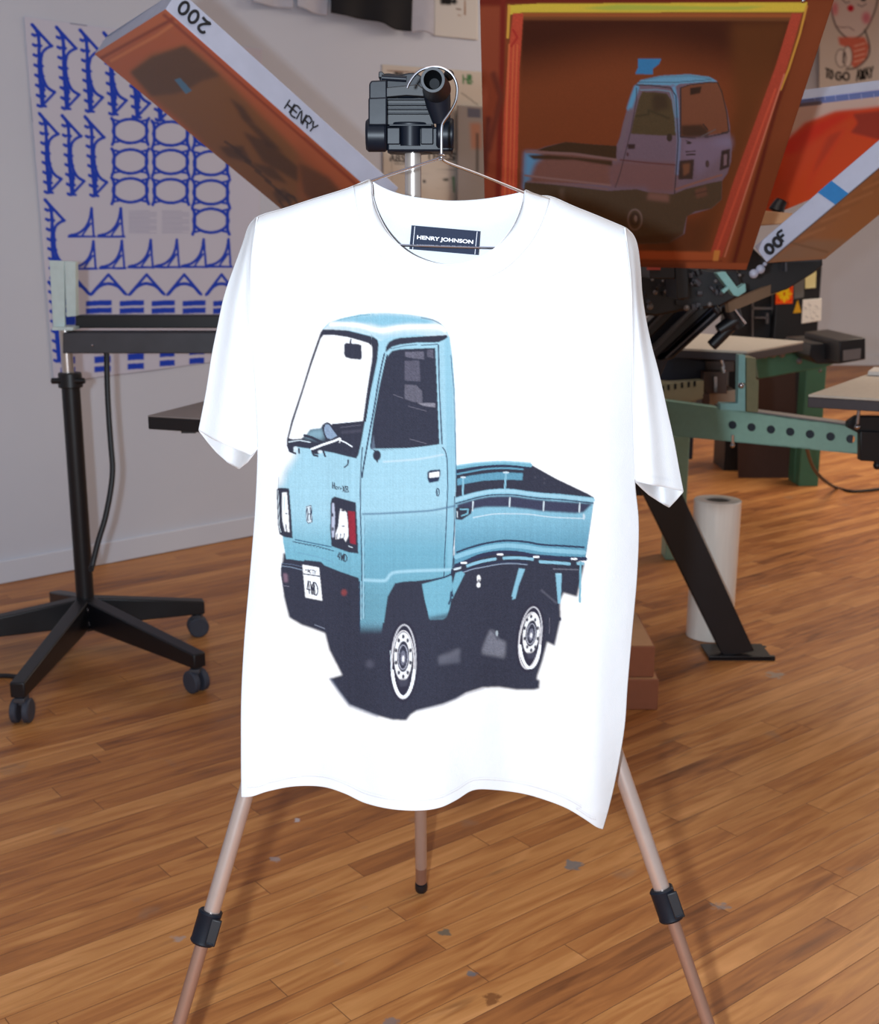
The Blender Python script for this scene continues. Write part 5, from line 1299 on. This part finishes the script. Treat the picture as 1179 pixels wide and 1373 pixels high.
mb = MB(); mb.sphere(V(124,463,HY-.06), .004, 10); mb.build('screw', M['chrome'], st)
mb = MB(); cpts = [(143,474),(144,520),(146,560),(149,600),(151,630),(148,660),(141,695),(132,725),(124,757),(122,764)]
mb.tube([V(x, y, HY+.06-.004*i) for i, (x, y) in enumerate(sm(cpts, 4)) if i < 99], .0085, 10)
tag(mb.build('power_cable', M['cable']), 'black cable hanging from the crossbar down to the black stand post', 'cable')
mb = MB(); fl = [floor_pt(x, y, .007) for x, y in sm([(-60,910),(0,906),(25,907),(45,903),(58,901)], 5)]; mb.tube(fl, .007, 10)
tag(mb.build('floor_cable', M['cable']), 'black cable lying on the floor behind the front castor of the stand', 'cable')

# ---- small black platen left of the shirt, on its own arm
pl = empty('platen', V(240,560,2.9), 'black platen with a pale edge poking out left of the t-shirt sleeve', 'platen')
za = V(198,556,2.75).z
def platen(root, front_l, front_r, Yf_l, Yf_r, depth_vec, th, mt_top, mt_edge, th_top=.006):
    a = V(*front_l, Yf_l); b = V(*front_r, Yf_r); b.z = a.z; dv = Vector(depth_vec)
    mb = MB(); mb.hexa([a-Vector((0,0,th)), b-Vector((0,0,th)), b+dv-Vector((0,0,th)), a+dv-Vector((0,0,th)), a, b, b+dv, a+dv]); mb.build('board', mt_edge, root, bevel=.002)
    mb = MB(); t = Vector((0,0,th_top)); mb.hexa([a, b, b+dv, a+dv, a+t, b+t, b+dv+t, a+dv+t]); mb.build('pad', mt_top, root, bevel=.0015)
M['pad_dark'] = mat('dark_pad', (128,120,118), .7)
platen(pl, (198,559), (420,572), 2.85, 2.7, (.14,.42,0), .03, M['pad_dark'], M['black_metal'], .004)
mb = MB(); pbox(mb, 243,578,262,581,2.84,2.95); pbox(mb, 300,581,420,600,2.8,2.95); mb.build('bracket', M['black_metal'], pl)
mb = MB(); a = V(380,592,2.9); mb.beam(a, (a.x+.3, a.y+.3, a.z-.05), .06, .08); mb.build('arm', M['black_metal'], pl)

# ================================================================== cardboard boxes
bx = floor_pt(882,952); bc = Vector((-.15, 1, 0)).normalized()
def carton(name, x1, y0, z0, w, d, h, label):
    mb = MB(); mb.box((x1-w/2, y0+d/2, z0+h/2), (w, d, h)); r = empty(name, (x1-w/2, y0+d/2, z0), label, 'box', 'cartons on the floor')
    mb.build('body', M['card'], r, bevel=.003)
    mb = MB(); mb.box((x1-w*.25-.0015, y0+d/2, z0+h+.001), (w*.5-.006, d-.004, .002)); mb.box((x1-w*.75+.0015, y0+d/2, z0+h+.001), (w*.5-.006, d-.004, .002)); mb.build('lid_flaps', M['cardtop'], r)
carton('cardboard_box', bx.x, bx.y, 0, .36, .26, .088, 'brown cardboard box on the floor, bottom one of the two behind the shirt')
carton('cardboard_box', bx.x-.012, bx.y+.01, .0905, .34, .3, .088, 'brown cardboard box stacked on top of the other carton')

# ================================================================== vinyl roll
rb = floor_pt(951,852); rt = V(958,668,rb.y+.02)
rl = empty('vinyl_roll', rb, 'translucent off-white roll of film standing on the floor behind the black press leg', 'roll')
def lathe_open(mb, base, top, ro, ri, n=48):
    ax = (top-base).normalized(); a_ = Vector((1,0,0)); u = ax.cross(a_).normalized(); w_ = ax.cross(u).normalized()
    rings = [(base, ri),(base, ro),(base+ax*.004, ro),(top-ax*.003, ro),(top, ro-.003),(top, ri),(top-ax*.12, ri)]; vs_ = []; fs_ = []
    for p, r in rings:
        for k in range(n):
            t = 2*math.pi*k/n; vs_.append(p+u*math.cos(t)*r+w_*math.sin(t)*r)
    for j in range(len(rings)-1):
        for k in range(n): fs_.append((j*n+k, j*n+(k+1)%n, (j+1)*n+(k+1)%n, (j+1)*n+k))
    mb.add(vs_, fs_, True)
rt2 = Vector((rb.x+.006, rb.y+.004, rt.z)); rb2 = rb+Vector((0,0,.001))
mb = MB(); lathe_open(mb, rb2, rt2, .074, .04); mb.build('film', M['roll'], rl)
mb = MB(); lathe_open(mb, rb2+Vector((0,0,.01)), rt2+Vector((0,0,-.004)), .0395, .034); mb.build('core', M['core'], rl, 'grey cardboard core')

# ================================================================== press: one green frame with beam, legs, carriage and arms
foot = floor_pt(990,886)
pr = empty('screen_printing_press', (foot.x-.4, foot.y+.6, 0), 'manual screen printing press with drilled green crossbeam, green legs and black raking foot', 'printing press')
# black raking leg with its channel foot
mb = MB(); ppoly(mb, [(812,560),(868,560),(1012,873),(972,882),(966,873)], foot.y+.012, foot.y+.05); mb.build('leg', M['black_metal'], pr, 'black raking leg', bevel=.003)
mb = MB(); pbox(mb, 951,880,1040,888,foot.y,foot.y+.012); pbox(mb, 942,867,1028,873,foot.y+.12,foot.y+.132)
a = V(951,888,foot.y); b = V(1036,888,foot.y); mb.hexa([Vector((a.x,foot.y,.004)),Vector((b.x,foot.y,.004)),Vector((b.x,foot.y+.13,.004)),Vector((a.x,foot.y+.13,.004)),Vector((a.x,foot.y,.010)),Vector((b.x,foot.y,.010)),Vector((b.x,foot.y+.13,.010)),Vector((a.x,foot.y+.13,.010))])
mb.build('foot', M['black_metal'], pr, bevel=.0015)
mb = MB(); pbox(mb, 780,552,850,600,foot.y+.04,4.4); mb.build('spreader', M['black_metal'], pr)
mb = MB(); pbox(mb, 845,640,872,665,3.55,3.65); mb.build('brace', M['grey_metal'], pr, bevel=.003)
mb = MB(); cc = V(705,500,3.95); mb.cyl((cc.x,cc.y,.02),(cc.x,cc.y,1.02), .07, n=32); mb.cyl((cc.x,cc.y,0),(cc.x,cc.y,.02), .2, n=32); mb.build('centre_column', M['green_dk'], pr)
mb = MB(); mb.cyl((cc.x,cc.y,1.02),(cc.x,cc.y,1.12), .16, n=32); mb.build('hub', M['black_metal'], pr, bevel=.004)
ce = C + (A-B)*.5 + n*.026 + e1*.06; mb = MB(); mb.beam((cc.x,cc.y,1.1), ce, .06, .05); mb.build('arm', M['black_metal'], pr, bevel=.004)
mb = MB(); mb.beam((cc.x,cc.y,1.08), V(860,410,3.4), .06, .06); mb.build('arm', M['black_metal'], pr, bevel=.004)
# drilled crossbeam: face with real holes
bA, bB = V(880,536,3.92), V(1154,573,3.62); bC, bD = V(880,582,3.92), V(1154,609,3.62)
bC.x, bC.y = bA.x, bA.y; bD.x, bD.y = bB.x, bB.y
def beam_pt(t, s_, back=0.0):
    p = (bA*(1-t)+bB*t)*(1-s_) + (bC*(1-t)+bD*t)*s_; return p + Vector((0, back, 0))
def beam_t(x):
    return min((abs(pix(beam_pt(k/2000-.2, .5))[0]-x), k/2000-.2) for k in range(2500))[1]
import bmesh
tL = beam_pt(0,0); bL = beam_pt(0,1); tR = beam_pt(1,0); bR = beam_pt(1,1)
bmE = bmesh.new()
def face_with_holes(p_of, holes, n=16, nx=1):
    """strip of cells, each cell a square ring around one hole"""
    vs_, fs_ = [], []
    for t0, t1, c in holes:
        corners = [p_of(t0,0), p_of(t1,0), p_of(t1,1), p_of(t0,1)]
        if c is None:
            o = len(vs_); vs_ += corners; fs_.append((o,o+1,o+2,o+3)); continue
        cx_, r_ = c; cen = p_of(cx_, .47); ux_ = (p_of(cx_+.01,.47)-p_of(cx_-.01,.47)).normalized(); uy_ = (p_of(cx_,1)-p_of(cx_,0)).normalized()
        outer = []; inner = []
        for k in range(n):
            a = 2*math.pi*k/n + math.pi/4; inner.append(cen + ux_*math.cos(a)*r_ + uy_*math.sin(a)*r_)
        m4 = n//4; cr = [corners[2], corners[3], corners[0], corners[1]]
        for k in range(4):
            for j in range(m4): outer.append(cr[k]*(1-j/m4)+cr[(k+1)%4]*(j/m4))
        o = len(vs_); vs_ += outer + inner
        for k in range(n): fs_.append((o+k, o+(k+1)%n, o+n+(k+1)%n, o+n+k))
        dp = [p + Vector((0,.004,0)) for p in inner]; o2 = len(vs_); vs_ += dp
        for k in range(n): fs_.append((o+n+k, o+n+(k+1)%n, o2+(k+1)%n, o2+k))
    return vs_, fs_
hx = [982.5,1008,1034,1060,1086.5,1114,1141]
prev = beam_t(969); cells = []; t_first = prev
for i, x in enumerate(hx):
    nxt = beam_t((x+(hx[i+1] if i < 6 else x+26))/2); cells.append((prev, nxt, (beam_t(x), .0135))); prev = nxt
mb = MB(); v_, f_ = face_with_holes(beam_pt, cells); mb.add(v_, f_)
q0 = [beam_pt(-.2,1), beam_pt(t_first,1), beam_pt(t_first,1,.005), beam_pt(-.2,1,.005), beam_pt(-.2,0), beam_pt(t_first,0), beam_pt(t_first,0,.005), beam_pt(-.2,0,.005)]
mb.hexa(q0)
e_ = cells[-1][1]
for s_ in (0, 1):
    mb.hexa([beam_pt(-.2,s_), beam_pt(e_,s_), beam_pt(e_,s_,.07), beam_pt(-.2,s_,.07)] + [p + Vector((0,0,-.004 if s_==0 else .004)) for p in (beam_pt(-.2,s_), beam_pt(e_,s_), beam_pt(e_,s_,.07), beam_pt(-.2,s_,.07))])
mb.build('crossbeam', M['green'], pr)
mb = MB(); mb.hexa([beam_pt(-.2,0,.066), beam_pt(e_,0,.066), beam_pt(e_,0,.07), beam_pt(-.2,0,.07), beam_pt(-.2,1,.066), beam_pt(e_,1,.066), beam_pt(e_,1,.07), beam_pt(-.2,1,.07)]); mb.build('beam_web', M['grey_metal'], pr)
mb = MB(); o_ = Vector((0,0,.006))
mb.hexa([beam_pt(.33,0,-.002)+o_*.3, beam_pt(1.0,0,-.002)+o_*.3, beam_pt(1.0,0,.075)+o_*.3, beam_pt(.33,0,.075)+o_*.3, beam_pt(.33,0,-.002)+o_, beam_pt(1.0,0,-.002)+o_, beam_pt(1.0,0,.075)+o_, beam_pt(.33,0,.075)+o_])
mb.build('beam_cover', M['alu_dk'], pr)
mb = MB(); mb.cyl(V(983,583,3.8), V(983,598,3.8), .005, n=10); mb.sphere(V(982.5,597,3.8), .008, 10); mb.build('adjusting_bolt', M['chrome'], pr)
mb = MB(); mb.cyl(V(984,546,3.83),V(984,564,3.83), .003, n=8); mb.build('threaded_rod', M['chrome'], pr)
# upright L bracket
mb = MB(); ppoly(mb, [(991,476),(1000,476),(1000,552),(966,550),(966,541),(990,541)], 3.74, 3.78); mb.build('upright_bracket', M['teal'], pr, 'pale teal bracket', bevel=.002)
mb = MB(); ppoly(mb, [(1001,480),(1014,480),(1014,508),(1018,510),(1017,553),(1001,552)], 3.75, 3.85); mb.build('upright_post', M['olive'], pr, 'olive steel post', bevel=.002)
mb = MB(); mb.sphere(V(994,517,3.72), .010); mb.cyl(V(994,517,3.72), V(1000,513,3.76), .005); mb.build('knob', M['chrome'], pr)
# green rear legs
lf = floor_pt(1083,652)
def vleg(x0, x1, ytop, yb, Yd, dp, m, nm='leg', lbl=None):
    a = V(x0, yb, Yd); b = V(x1, yb, Yd); z1 = V(x0, ytop, Yd).z
    mb = MB(); mb.hexa([Vector((a.x,Yd,max(a.z,0.0))),Vector((b.x,Yd,max(a.z,0))),Vector((b.x,Yd+dp,max(a.z,0))),Vector((a.x,Yd+dp,max(a.z,0))),Vector((a.x,Yd,z1)),Vector((b.x,Yd,z1)),Vector((b.x,Yd+dp,z1)),Vector((a.x,Yd+dp,z1))])
    return mb.build(nm, m, pr, lbl, bevel=.003)
vleg(1071,1097,462,655,lf.y,.12,M['green_dk'],'leg','dark green leg'); vleg(1064,1072,600,650,lf.y+.08,.1,M['green_dk'],'leg_flange')
vleg(892,917,585,760,4.6,.1,M['green'],'leg','green leg'); vleg(917,929,586,616,4.9,.05,M['navy_metal'],'leg_plate')
mb = MB(); ppoly(mb, [(1012,472),(1140,462),(1140,480),(1108,492),(1018,508)], 5.6, 5.75); mb.build('rear_beam', M['green_dk'], pr, bevel=.003)
mb = MB()
for xx, yy, r_ in ((1026,476,.016),(1037,475,.016),(1049,475,.016),(1072,484,.014),(1100,497,.008)):
    mb = MB(); mb.sphere(V(xx,yy,5.56), r_, 10); mb.build('bolt', M['alu_dk'], pr)
mb = MB(); ppoly(mb, [(1088,461),(1128,459),(1128,488),(1096,488),(1086,478)], 5.3, 5.7); ppoly(mb, [(1126,457),(1161,453),(1161,482),(1126,488)], 5.1, 5.6); mb.build('end_box', M['black_metal'], pr, bevel=.004)
mb = MB(); ppoly(mb, [(1131,470),(1155,467),(1154,481),(1131,484)], 5.09, 5.098); mb.build('rating_plate', M['alu_dk'], pr, 'grey plate')
rp = floor_pt(1030,641)
mb = MB(); pbox(mb, 991,500,1067,641,rp.y,rp.y+.02); mb.build('veiled_cabinet_base', mat('veiled_base_brown', (62,38,30), .7), pr)  # added sheet: cabinet base with lens veil and blur painted in as brown
# platen 1
zf = V(1000,471,4.05).z
a = V(918,466,4.2); b = V(1002,470,4.0); c = V(1080,458,4.55); dd = V(935,448,5.0)
q = [Vector((p.x,p.y,zf)) for p in (V(905,468,4.05), V(1002,471,4.05))]
def flat_at(px_, py_, z):
    r = rays(px_, py_); t = (z-H)/r[2]; return Vector((r[0]*t, r[1]*t, z))
zp = V(1002,471,4.0).z
q = [flat_at(896,466,zp), flat_at(1002,471,zp), flat_at(1078,457.5,zp), flat_at(940,447,zp)]
mb = MB(); mb.hexa([p-Vector((0,0,.034)) for p in q]+[p-Vector((0,0,.0085)) for p in q]); p1 = mb.build('platen', M['platen_edge'], pr, bevel=.002)
mb = MB(); mb.hexa([p-Vector((0,0,.008)) for p in q]+q); mb.build('pad', M['platen'], p1, 'cream pad', bevel=.002)
for xx in (968,989):
    mb = MB(); mb.cyl(V(xx-1,478,4.15), V(xx+2,494,4.15), .006, n=10); mb.sphere(V(xx+2,496,4.15), .009, 10); mb.build('levelling_bolt', M['chrome'], p1)
# platen 2 at the right edge
zp = V(1084,529,3.3).z
q = [flat_at(1084,529,zp), flat_at(1290,541,zp), flat_at(1330,505,zp), flat_at(1179,496,zp)]
mb = MB(); mb.hexa([p-Vector((0,0,.036)) for p in q]+[p-Vector((0,0,.0075)) for p in q]); p2 = mb.build('platen', M['platen_edge'], pr, bevel=.002)
mb = MB(); mb.hexa([p-Vector((0,0,.007)) for p in q]+q); mb.build('pad', M['platen'], p2, 'cream pad', bevel=.002)
mb = MB(); mb.cyl(V(1152,549,3.42), V(1150,570,3.42), .005, n=12); mb.sphere(V(1150,572,3.42), .009, 12); mb.build('levelling_bolt', M['chrome'], p2)
mb = MB(); ppoly(mb, [(1138,566),(1150,558),(1250,560),(1250,585),(1154,582),(1138,574)], 3.44, 3.47); ppoly(mb, [(1154,578),(1250,582),(1250,624),(1154,618)], 3.43, 3.46); mb.build('bracket', M['black_metal'], p2, bevel=.003)
mb = MB(); mb.sphere(V(1177,624,3.45), .013, 12); mb.cyl(V(1176,612,3.45), V(1177,622,3.45), .01); mb.build('knob', M['black_metal'], p2)
oc = [flat_at(1164,503,zp+.002), flat_at(1240,506,zp+.002), flat_at(1250,499,zp+.002), flat_at(1172,497,zp+.002)]
mb = MB(); mb.hexa(oc + [p+Vector((0,0,.012)) for p in oc]); tag(mb.build('white_offcut', M['paper']), 'small white folded offcut lying on the platen at the right border', 'paper')
# carousel pieces between beam and platen
mb = MB()
cr_ = [(885,512),(900,513),(920,512),(944,510),(944,534),(930,538),(905,543),(888,545)]
ppoly(mb, cr_, 4.1, 4.16); mb.build('slotted_rim', mat('cream_enamel', (176,172,140), .5), pr, 'cream slotted rim', bevel=.002)
for i, (xx, yy) in enumerate(((889,520),(897,518),(906,517),(915,516),(924,515),(932,514))):
    pass
mb = MB()
for xx, yy in ((889,521),(897,519.5),(906,518),(915,516.5),(924,515.5),(932,514.5)): ppoly(mb, [(xx-1.4,yy-3.4),(xx+1.4,yy-3.6),(xx+1.4,yy+3.4),(xx-1.4,yy+3.6)], 4.094, 4.1)
mb.build('rim_slots', M['black_metal'], pr)
mb = MB(); ppoly(mb, [(884,478),(900,476),(946,484),(946,508),(920,512),(885,511)], 4.2, 4.5); mb.build('carriage_housing', M['navy_metal'], pr, 'navy blue housing', bevel=.004)
mb = MB(); pbox(mb, 944,498,975,528,4.15,4.3); pbox(mb, 942,528,952,548,4.1,4.2); pbox(mb, 946,484,985,498,4.2,4.4); mb.build('clamp_block', mat('brown_steel', (84,66,58), .5), pr, bevel=.002)
mb = MB(); pbox(mb, 958,505,962,526,4.13,4.15); mb.cyl(V(968,492,4.1), V(970,500,4.1), .007); mb.build('clamp_rod', M['chrome'], pr)
mb = MB(); ppoly(mb, [(934,534),(950,528),(985,522),(1000,530),(1000,543),(934,545)], 4.25, 4.4); mb.build('base_cover', mat('beige_cover', (170,150,128), .7), pr, bevel=.003)
mb = MB(); ppoly(mb, [(700,548),(890,540),(900,560),(890,600),(700,590)], 4.3, 4.45); mb.build('hub_plate', M['green'], pr)
# black head arms: rake from lower left up to the screens
def arm(a, Ya, b, Yb, w, h, m=M['black_metal'], nm='arm', bevel=.004, lbl=None):
    mb = MB(); mb.beam(V(*a, Ya), V(*b, Yb), w, h, up=(0,-1,.4)); return mb.build(nm, m, pr, lbl, bevel=bevel)
for pts_, ya_, yb_, m_ in (([(845,470),(935,392),(960,398),(985,402),(897,481),(884,510),(845,520)],3.62,3.75,M['navy_metal']),
        ([(845,455),(905,398),(925,402),(850,476)],3.52,3.6,M['black_metal']), ([(852,500),(868,476),(945,404),(958,410),(880,482)],3.52,3.6,M['black_metal']),
        ([(884,484),(900,476),(986,398),(990,402),(902,482)],3.5,3.6,M['black_metal'])):
    mb = MB(); ppoly(mb, pts_, ya_, yb_); mb.build('arm', m_, pr, bevel=.006)
for a_, b_ in (((872,474),(944,404)),((893,480),(984,398)),((850,462),(906,402))):
    mb = MB(); mb.beam(V(*a_,3.5), V(*b_,3.5), .006, .006, up=(0,1,0)); mb.build('arm_edge_strip', M['grey_metal'], pr)  # thin grey strips added as edge highlights along the black arms
mb = MB(); ppoly(mb, [(845,345),(955,362),(990,362),(998,394),(965,412),(930,414),(880,424),(845,420)], 3.3, 3.5)
mb.build('head_casting', M['black_metal'], pr, bevel=.006)
rnd = random.Random(3)
for i in range(30):
    mb = MB(); xx = rnd.uniform(862,975); yy = rnd.uniform(366,412); s_ = rnd.uniform(2,6); Yq = 3.27+rnd.uniform(-.02,.02)
    if i % 3: mb.cyl(V(xx,yy,Yq), V(xx+rnd.uniform(-8,8),yy+rnd.uniform(-8,8),Yq), .002*s_, n=10)
    else: pbox(mb, xx, yy, xx+s_*1.6, yy+s_*1.6, Yq, 3.32)
    mb.build('linkage', M['grey_metal' if i % 2 else 'black_metal'], pr, bevel=.001)
for xx, yy, r in ((879,392,.009),(893,391,.007),(875,375,.006),(889,377,.005),(960,377,.007),(872,411,.012),(921,413,.011),(952,408,.009),(992,369,.006),(1011,367,.013),(1020,361,.013),(1026,354,.006)):
    mb = MB(); mb.sphere(V(xx,yy,3.27 if xx < 1000 else 3.1), r*(.75 if xx < 1000 else .9), 12); mb.build('linkage_bolt', M['alu_dk' if xx < 1000 else 'alu'], pr)
mb = MB(); ppoly(mb, [(961,366),(973,364),(990,387),(1000,380),(1001,391),(990,398),(984,396)], 3.2, 3.24); ppoly(mb, [(968,390),(977,383),(979,387),(971,394)], 3.19, 3.21); mb.build('hinge_bracket', M['teal'], pr, 'pale teal bracket', bevel=.002)
mb = MB(); ppoly(mb, [(870,352),(905,352),(906,374),(872,374)], 3.05, 3.2); ppoly(mb, [(905,350),(922,352),(924,400),(908,402)], 3.05, 3.2); mb.build('screen_holder', M['black_metal'], pr, bevel=.003)
mb = MB(); pbox(mb, 868,356,886,362,3.04,3.05); mb.build('holder_badge', mat('red_badge', (150,54,40), .5), pr, 'small red badge')
# right-hand head arm under the edge-on screen
mb = MB(); ppoly(mb, [(985,300),(1012,300),(1008,330),(1030,352),(1062,330),(1103,344),(1104,356),(1092,366),(1056,388),(1010,402),(985,405),(965,400),(985,350)], 3.52, 3.7); mb.build('head_arm', M['black_metal'], pr, bevel=.004)
mb = MB(); ppoly(mb, [(1054,345),(1060,342),(1108,336),(1100,350),(1056,352)], 3.48, 3.6); ppoly(mb, [(1053,340),(1056,340),(1056,364),(1053,364)], 3.46, 3.5); mb.build('holder_plate', M['grey_metal'], pr)
mb = MB(); mb.beam(V(975,412,3.45), V(1048,382,3.55), .015, .03); mb.build('arm_edge_strip', mat('tan_steel', (120,98,78), .6), pr)
mb = MB(); mb.cyl(V(963,444,3.5), V(988,428,3.5), .018, .024, 18); mb.cyl(V(954,464,3.5), V(984,434,3.5), .017, n=18); mb.build('pull_handle', M['black_metal'], pr, bevel=.003)
mb = MB(); mb.cyl(V(984,412,3.46), V(1000,434,3.46), .004, n=10); mb.build('handle_rod', M['chrome'], pr)
mb = MB(); mb.cyl(V(978,410,3.5), V(990,440,3.5), .028, .02, n=14); mb.build('handle_pivot', M['black_metal'], pr)
# cord
mb = MB(); cp_ = [(1082,598),(1086,615),(1094,632),(1108,646)]
P_ = [V(x, y, 4.6) for x, y in cp_]; fl = [floor_pt(x, y, .008) for x, y in ((1122,654),(1140,658.5),(1160,658),(1185,655),(1230,650))]
P_ = [Vector((p.x*k, p.y*k, H+(p.z-H)*k)) for p, k in zip(P_, (1.0,1.08,1.15,1.2))]
mb.tube([Vector(p) for p in smooth_path(P_+fl, 6)], .008, 8); mb.build('power_cord', M['cable'], pr, 'black cord')

# ================================================================== black electrical cabinet behind the press
eb = empty('electrical_cabinet', V(1050,480,6.3), 'black electrical cabinet with an orange warning label and white stickers behind the press', 'cabinet')
YC_ = 6.4
mb = MB(); bl3 = V(1036,478,YC_); tr3 = V(1103,356,YC_); z0 = 0.0
mb.hexa([Vector((bl3.x,YC_,z0)),Vector((tr3.x,YC_,z0)),Vector((tr3.x,YC_+.35,z0)),Vector((bl3.x,YC_+.35,z0)),Vector((bl3.x,YC_,tr3.z)),Vector((tr3.x,YC_,tr3.z)),Vector((tr3.x,YC_+.35,tr3.z)),Vector((bl3.x,YC_+.35,tr3.z))])
mb.build('body', M['black_metal'], eb, bevel=.006)
xl = V(985,400,YC_+.05).x; mb = MB(); mb.hexa([Vector((xl,YC_+.08,z0)),Vector((bl3.x,YC_+.08,z0)),Vector((bl3.x,YC_+.34,z0)),Vector((xl,YC_+.34,z0)),Vector((xl,YC_+.08,tr3.z-.1)),Vector((bl3.x,YC_+.08,tr3.z-.1)),Vector((bl3.x,YC_+.34,tr3.z-.1)),Vector((xl,YC_+.34,tr3.z-.1))]); mb.build('side_bay', M['plastic_dk'], eb)
mb = MB(); Yk = YC_+.07
for x in (1009,1036): pbox(mb, x, 392, x+1.6, 478, Yk-.02, Yk)
pbox(mb, 1009,412,1036,415,Yk-.02,Yk); mb.build('bay_rails', M['alu_dk'], eb)
mb = MB(); pbox(mb, 1013,425,1030,427,Yk-.03,Yk); pbox(mb, 1028,420,1031,434,Yk-.03,Yk); mb.build('fittings', M['alu_dk'], eb)
def sticker(name, pts, cols, lbl, draw=None):
    xs = [p[0] for p in pts]; ys = [p[1] for p in pts]
    K = Canvas(min(xs)-2, min(ys)-2, max(xs)+2, max(ys)+2, 4, cols); K.frame(0,0,1)
    if draw: draw(K)
    px, py = bilin(*pts, 40, 40); grid_mesh(name, at(px, py, YC_-.004), K.sample(px,py)*1.5, M['ink_paper'], eb, label=lbl, solid=.002)
def dw(K):
    K.ell(1052,394,8,9,(236,170,20), soft=1.5)
    for a in range(0,360,45): K.line([(1052,394),(1052+10*math.cos(math.radians(a)),394+11*math.sin(math.radians(a)))], 1.6, (236,190,30))
    for p in ((1045,402),(1060,402),(1044,386),(1060,387)): K.ell(*p,1.6,2.2,(200,30,20))
    K.ell(1052,394,1.5,3,(180,80,10))
sticker('warning_label', ((1041,380),(1064,381),(1063,407),(1040,408)), (222,74,22), 'square orange warning label', dw)
def dp(K):
    for x, y in ((1080,412),(1086,408),(1092,418),(1095,410),(1082,424),(1090,426),(1096,423)): K.line([(x-2,y),(x+2,y+2)], .8, (120,120,120)); 
    K.line([(1085,405),(1088,430)], .5, (170,170,165)); K.line([(1077,416),(1100,414)], .5, (170,170,165))
sticker('white_label', ((1077,402),(1102,400),(1101,430),(1075,434)), (208,206,198), 'white printed label', dp)
sticker('cream_label', ((1080,371),(1095,358),(1094,386),(1080,387)), (206,202,150), 'cream label cut diagonally')
sticker('grey_label', ((1065,376),(1079,374),(1078,399),(1065,401)), (92,92,90), 'grey label')
mb = MB(); ppoly(mb, [(1070,402),(1075,419),(1064,420)], YC_-.005, YC_-.001); mb.build('hazard_triangle', mat('yellow_hazard', (222,166,10), .6), eb, 'yellow triangle')
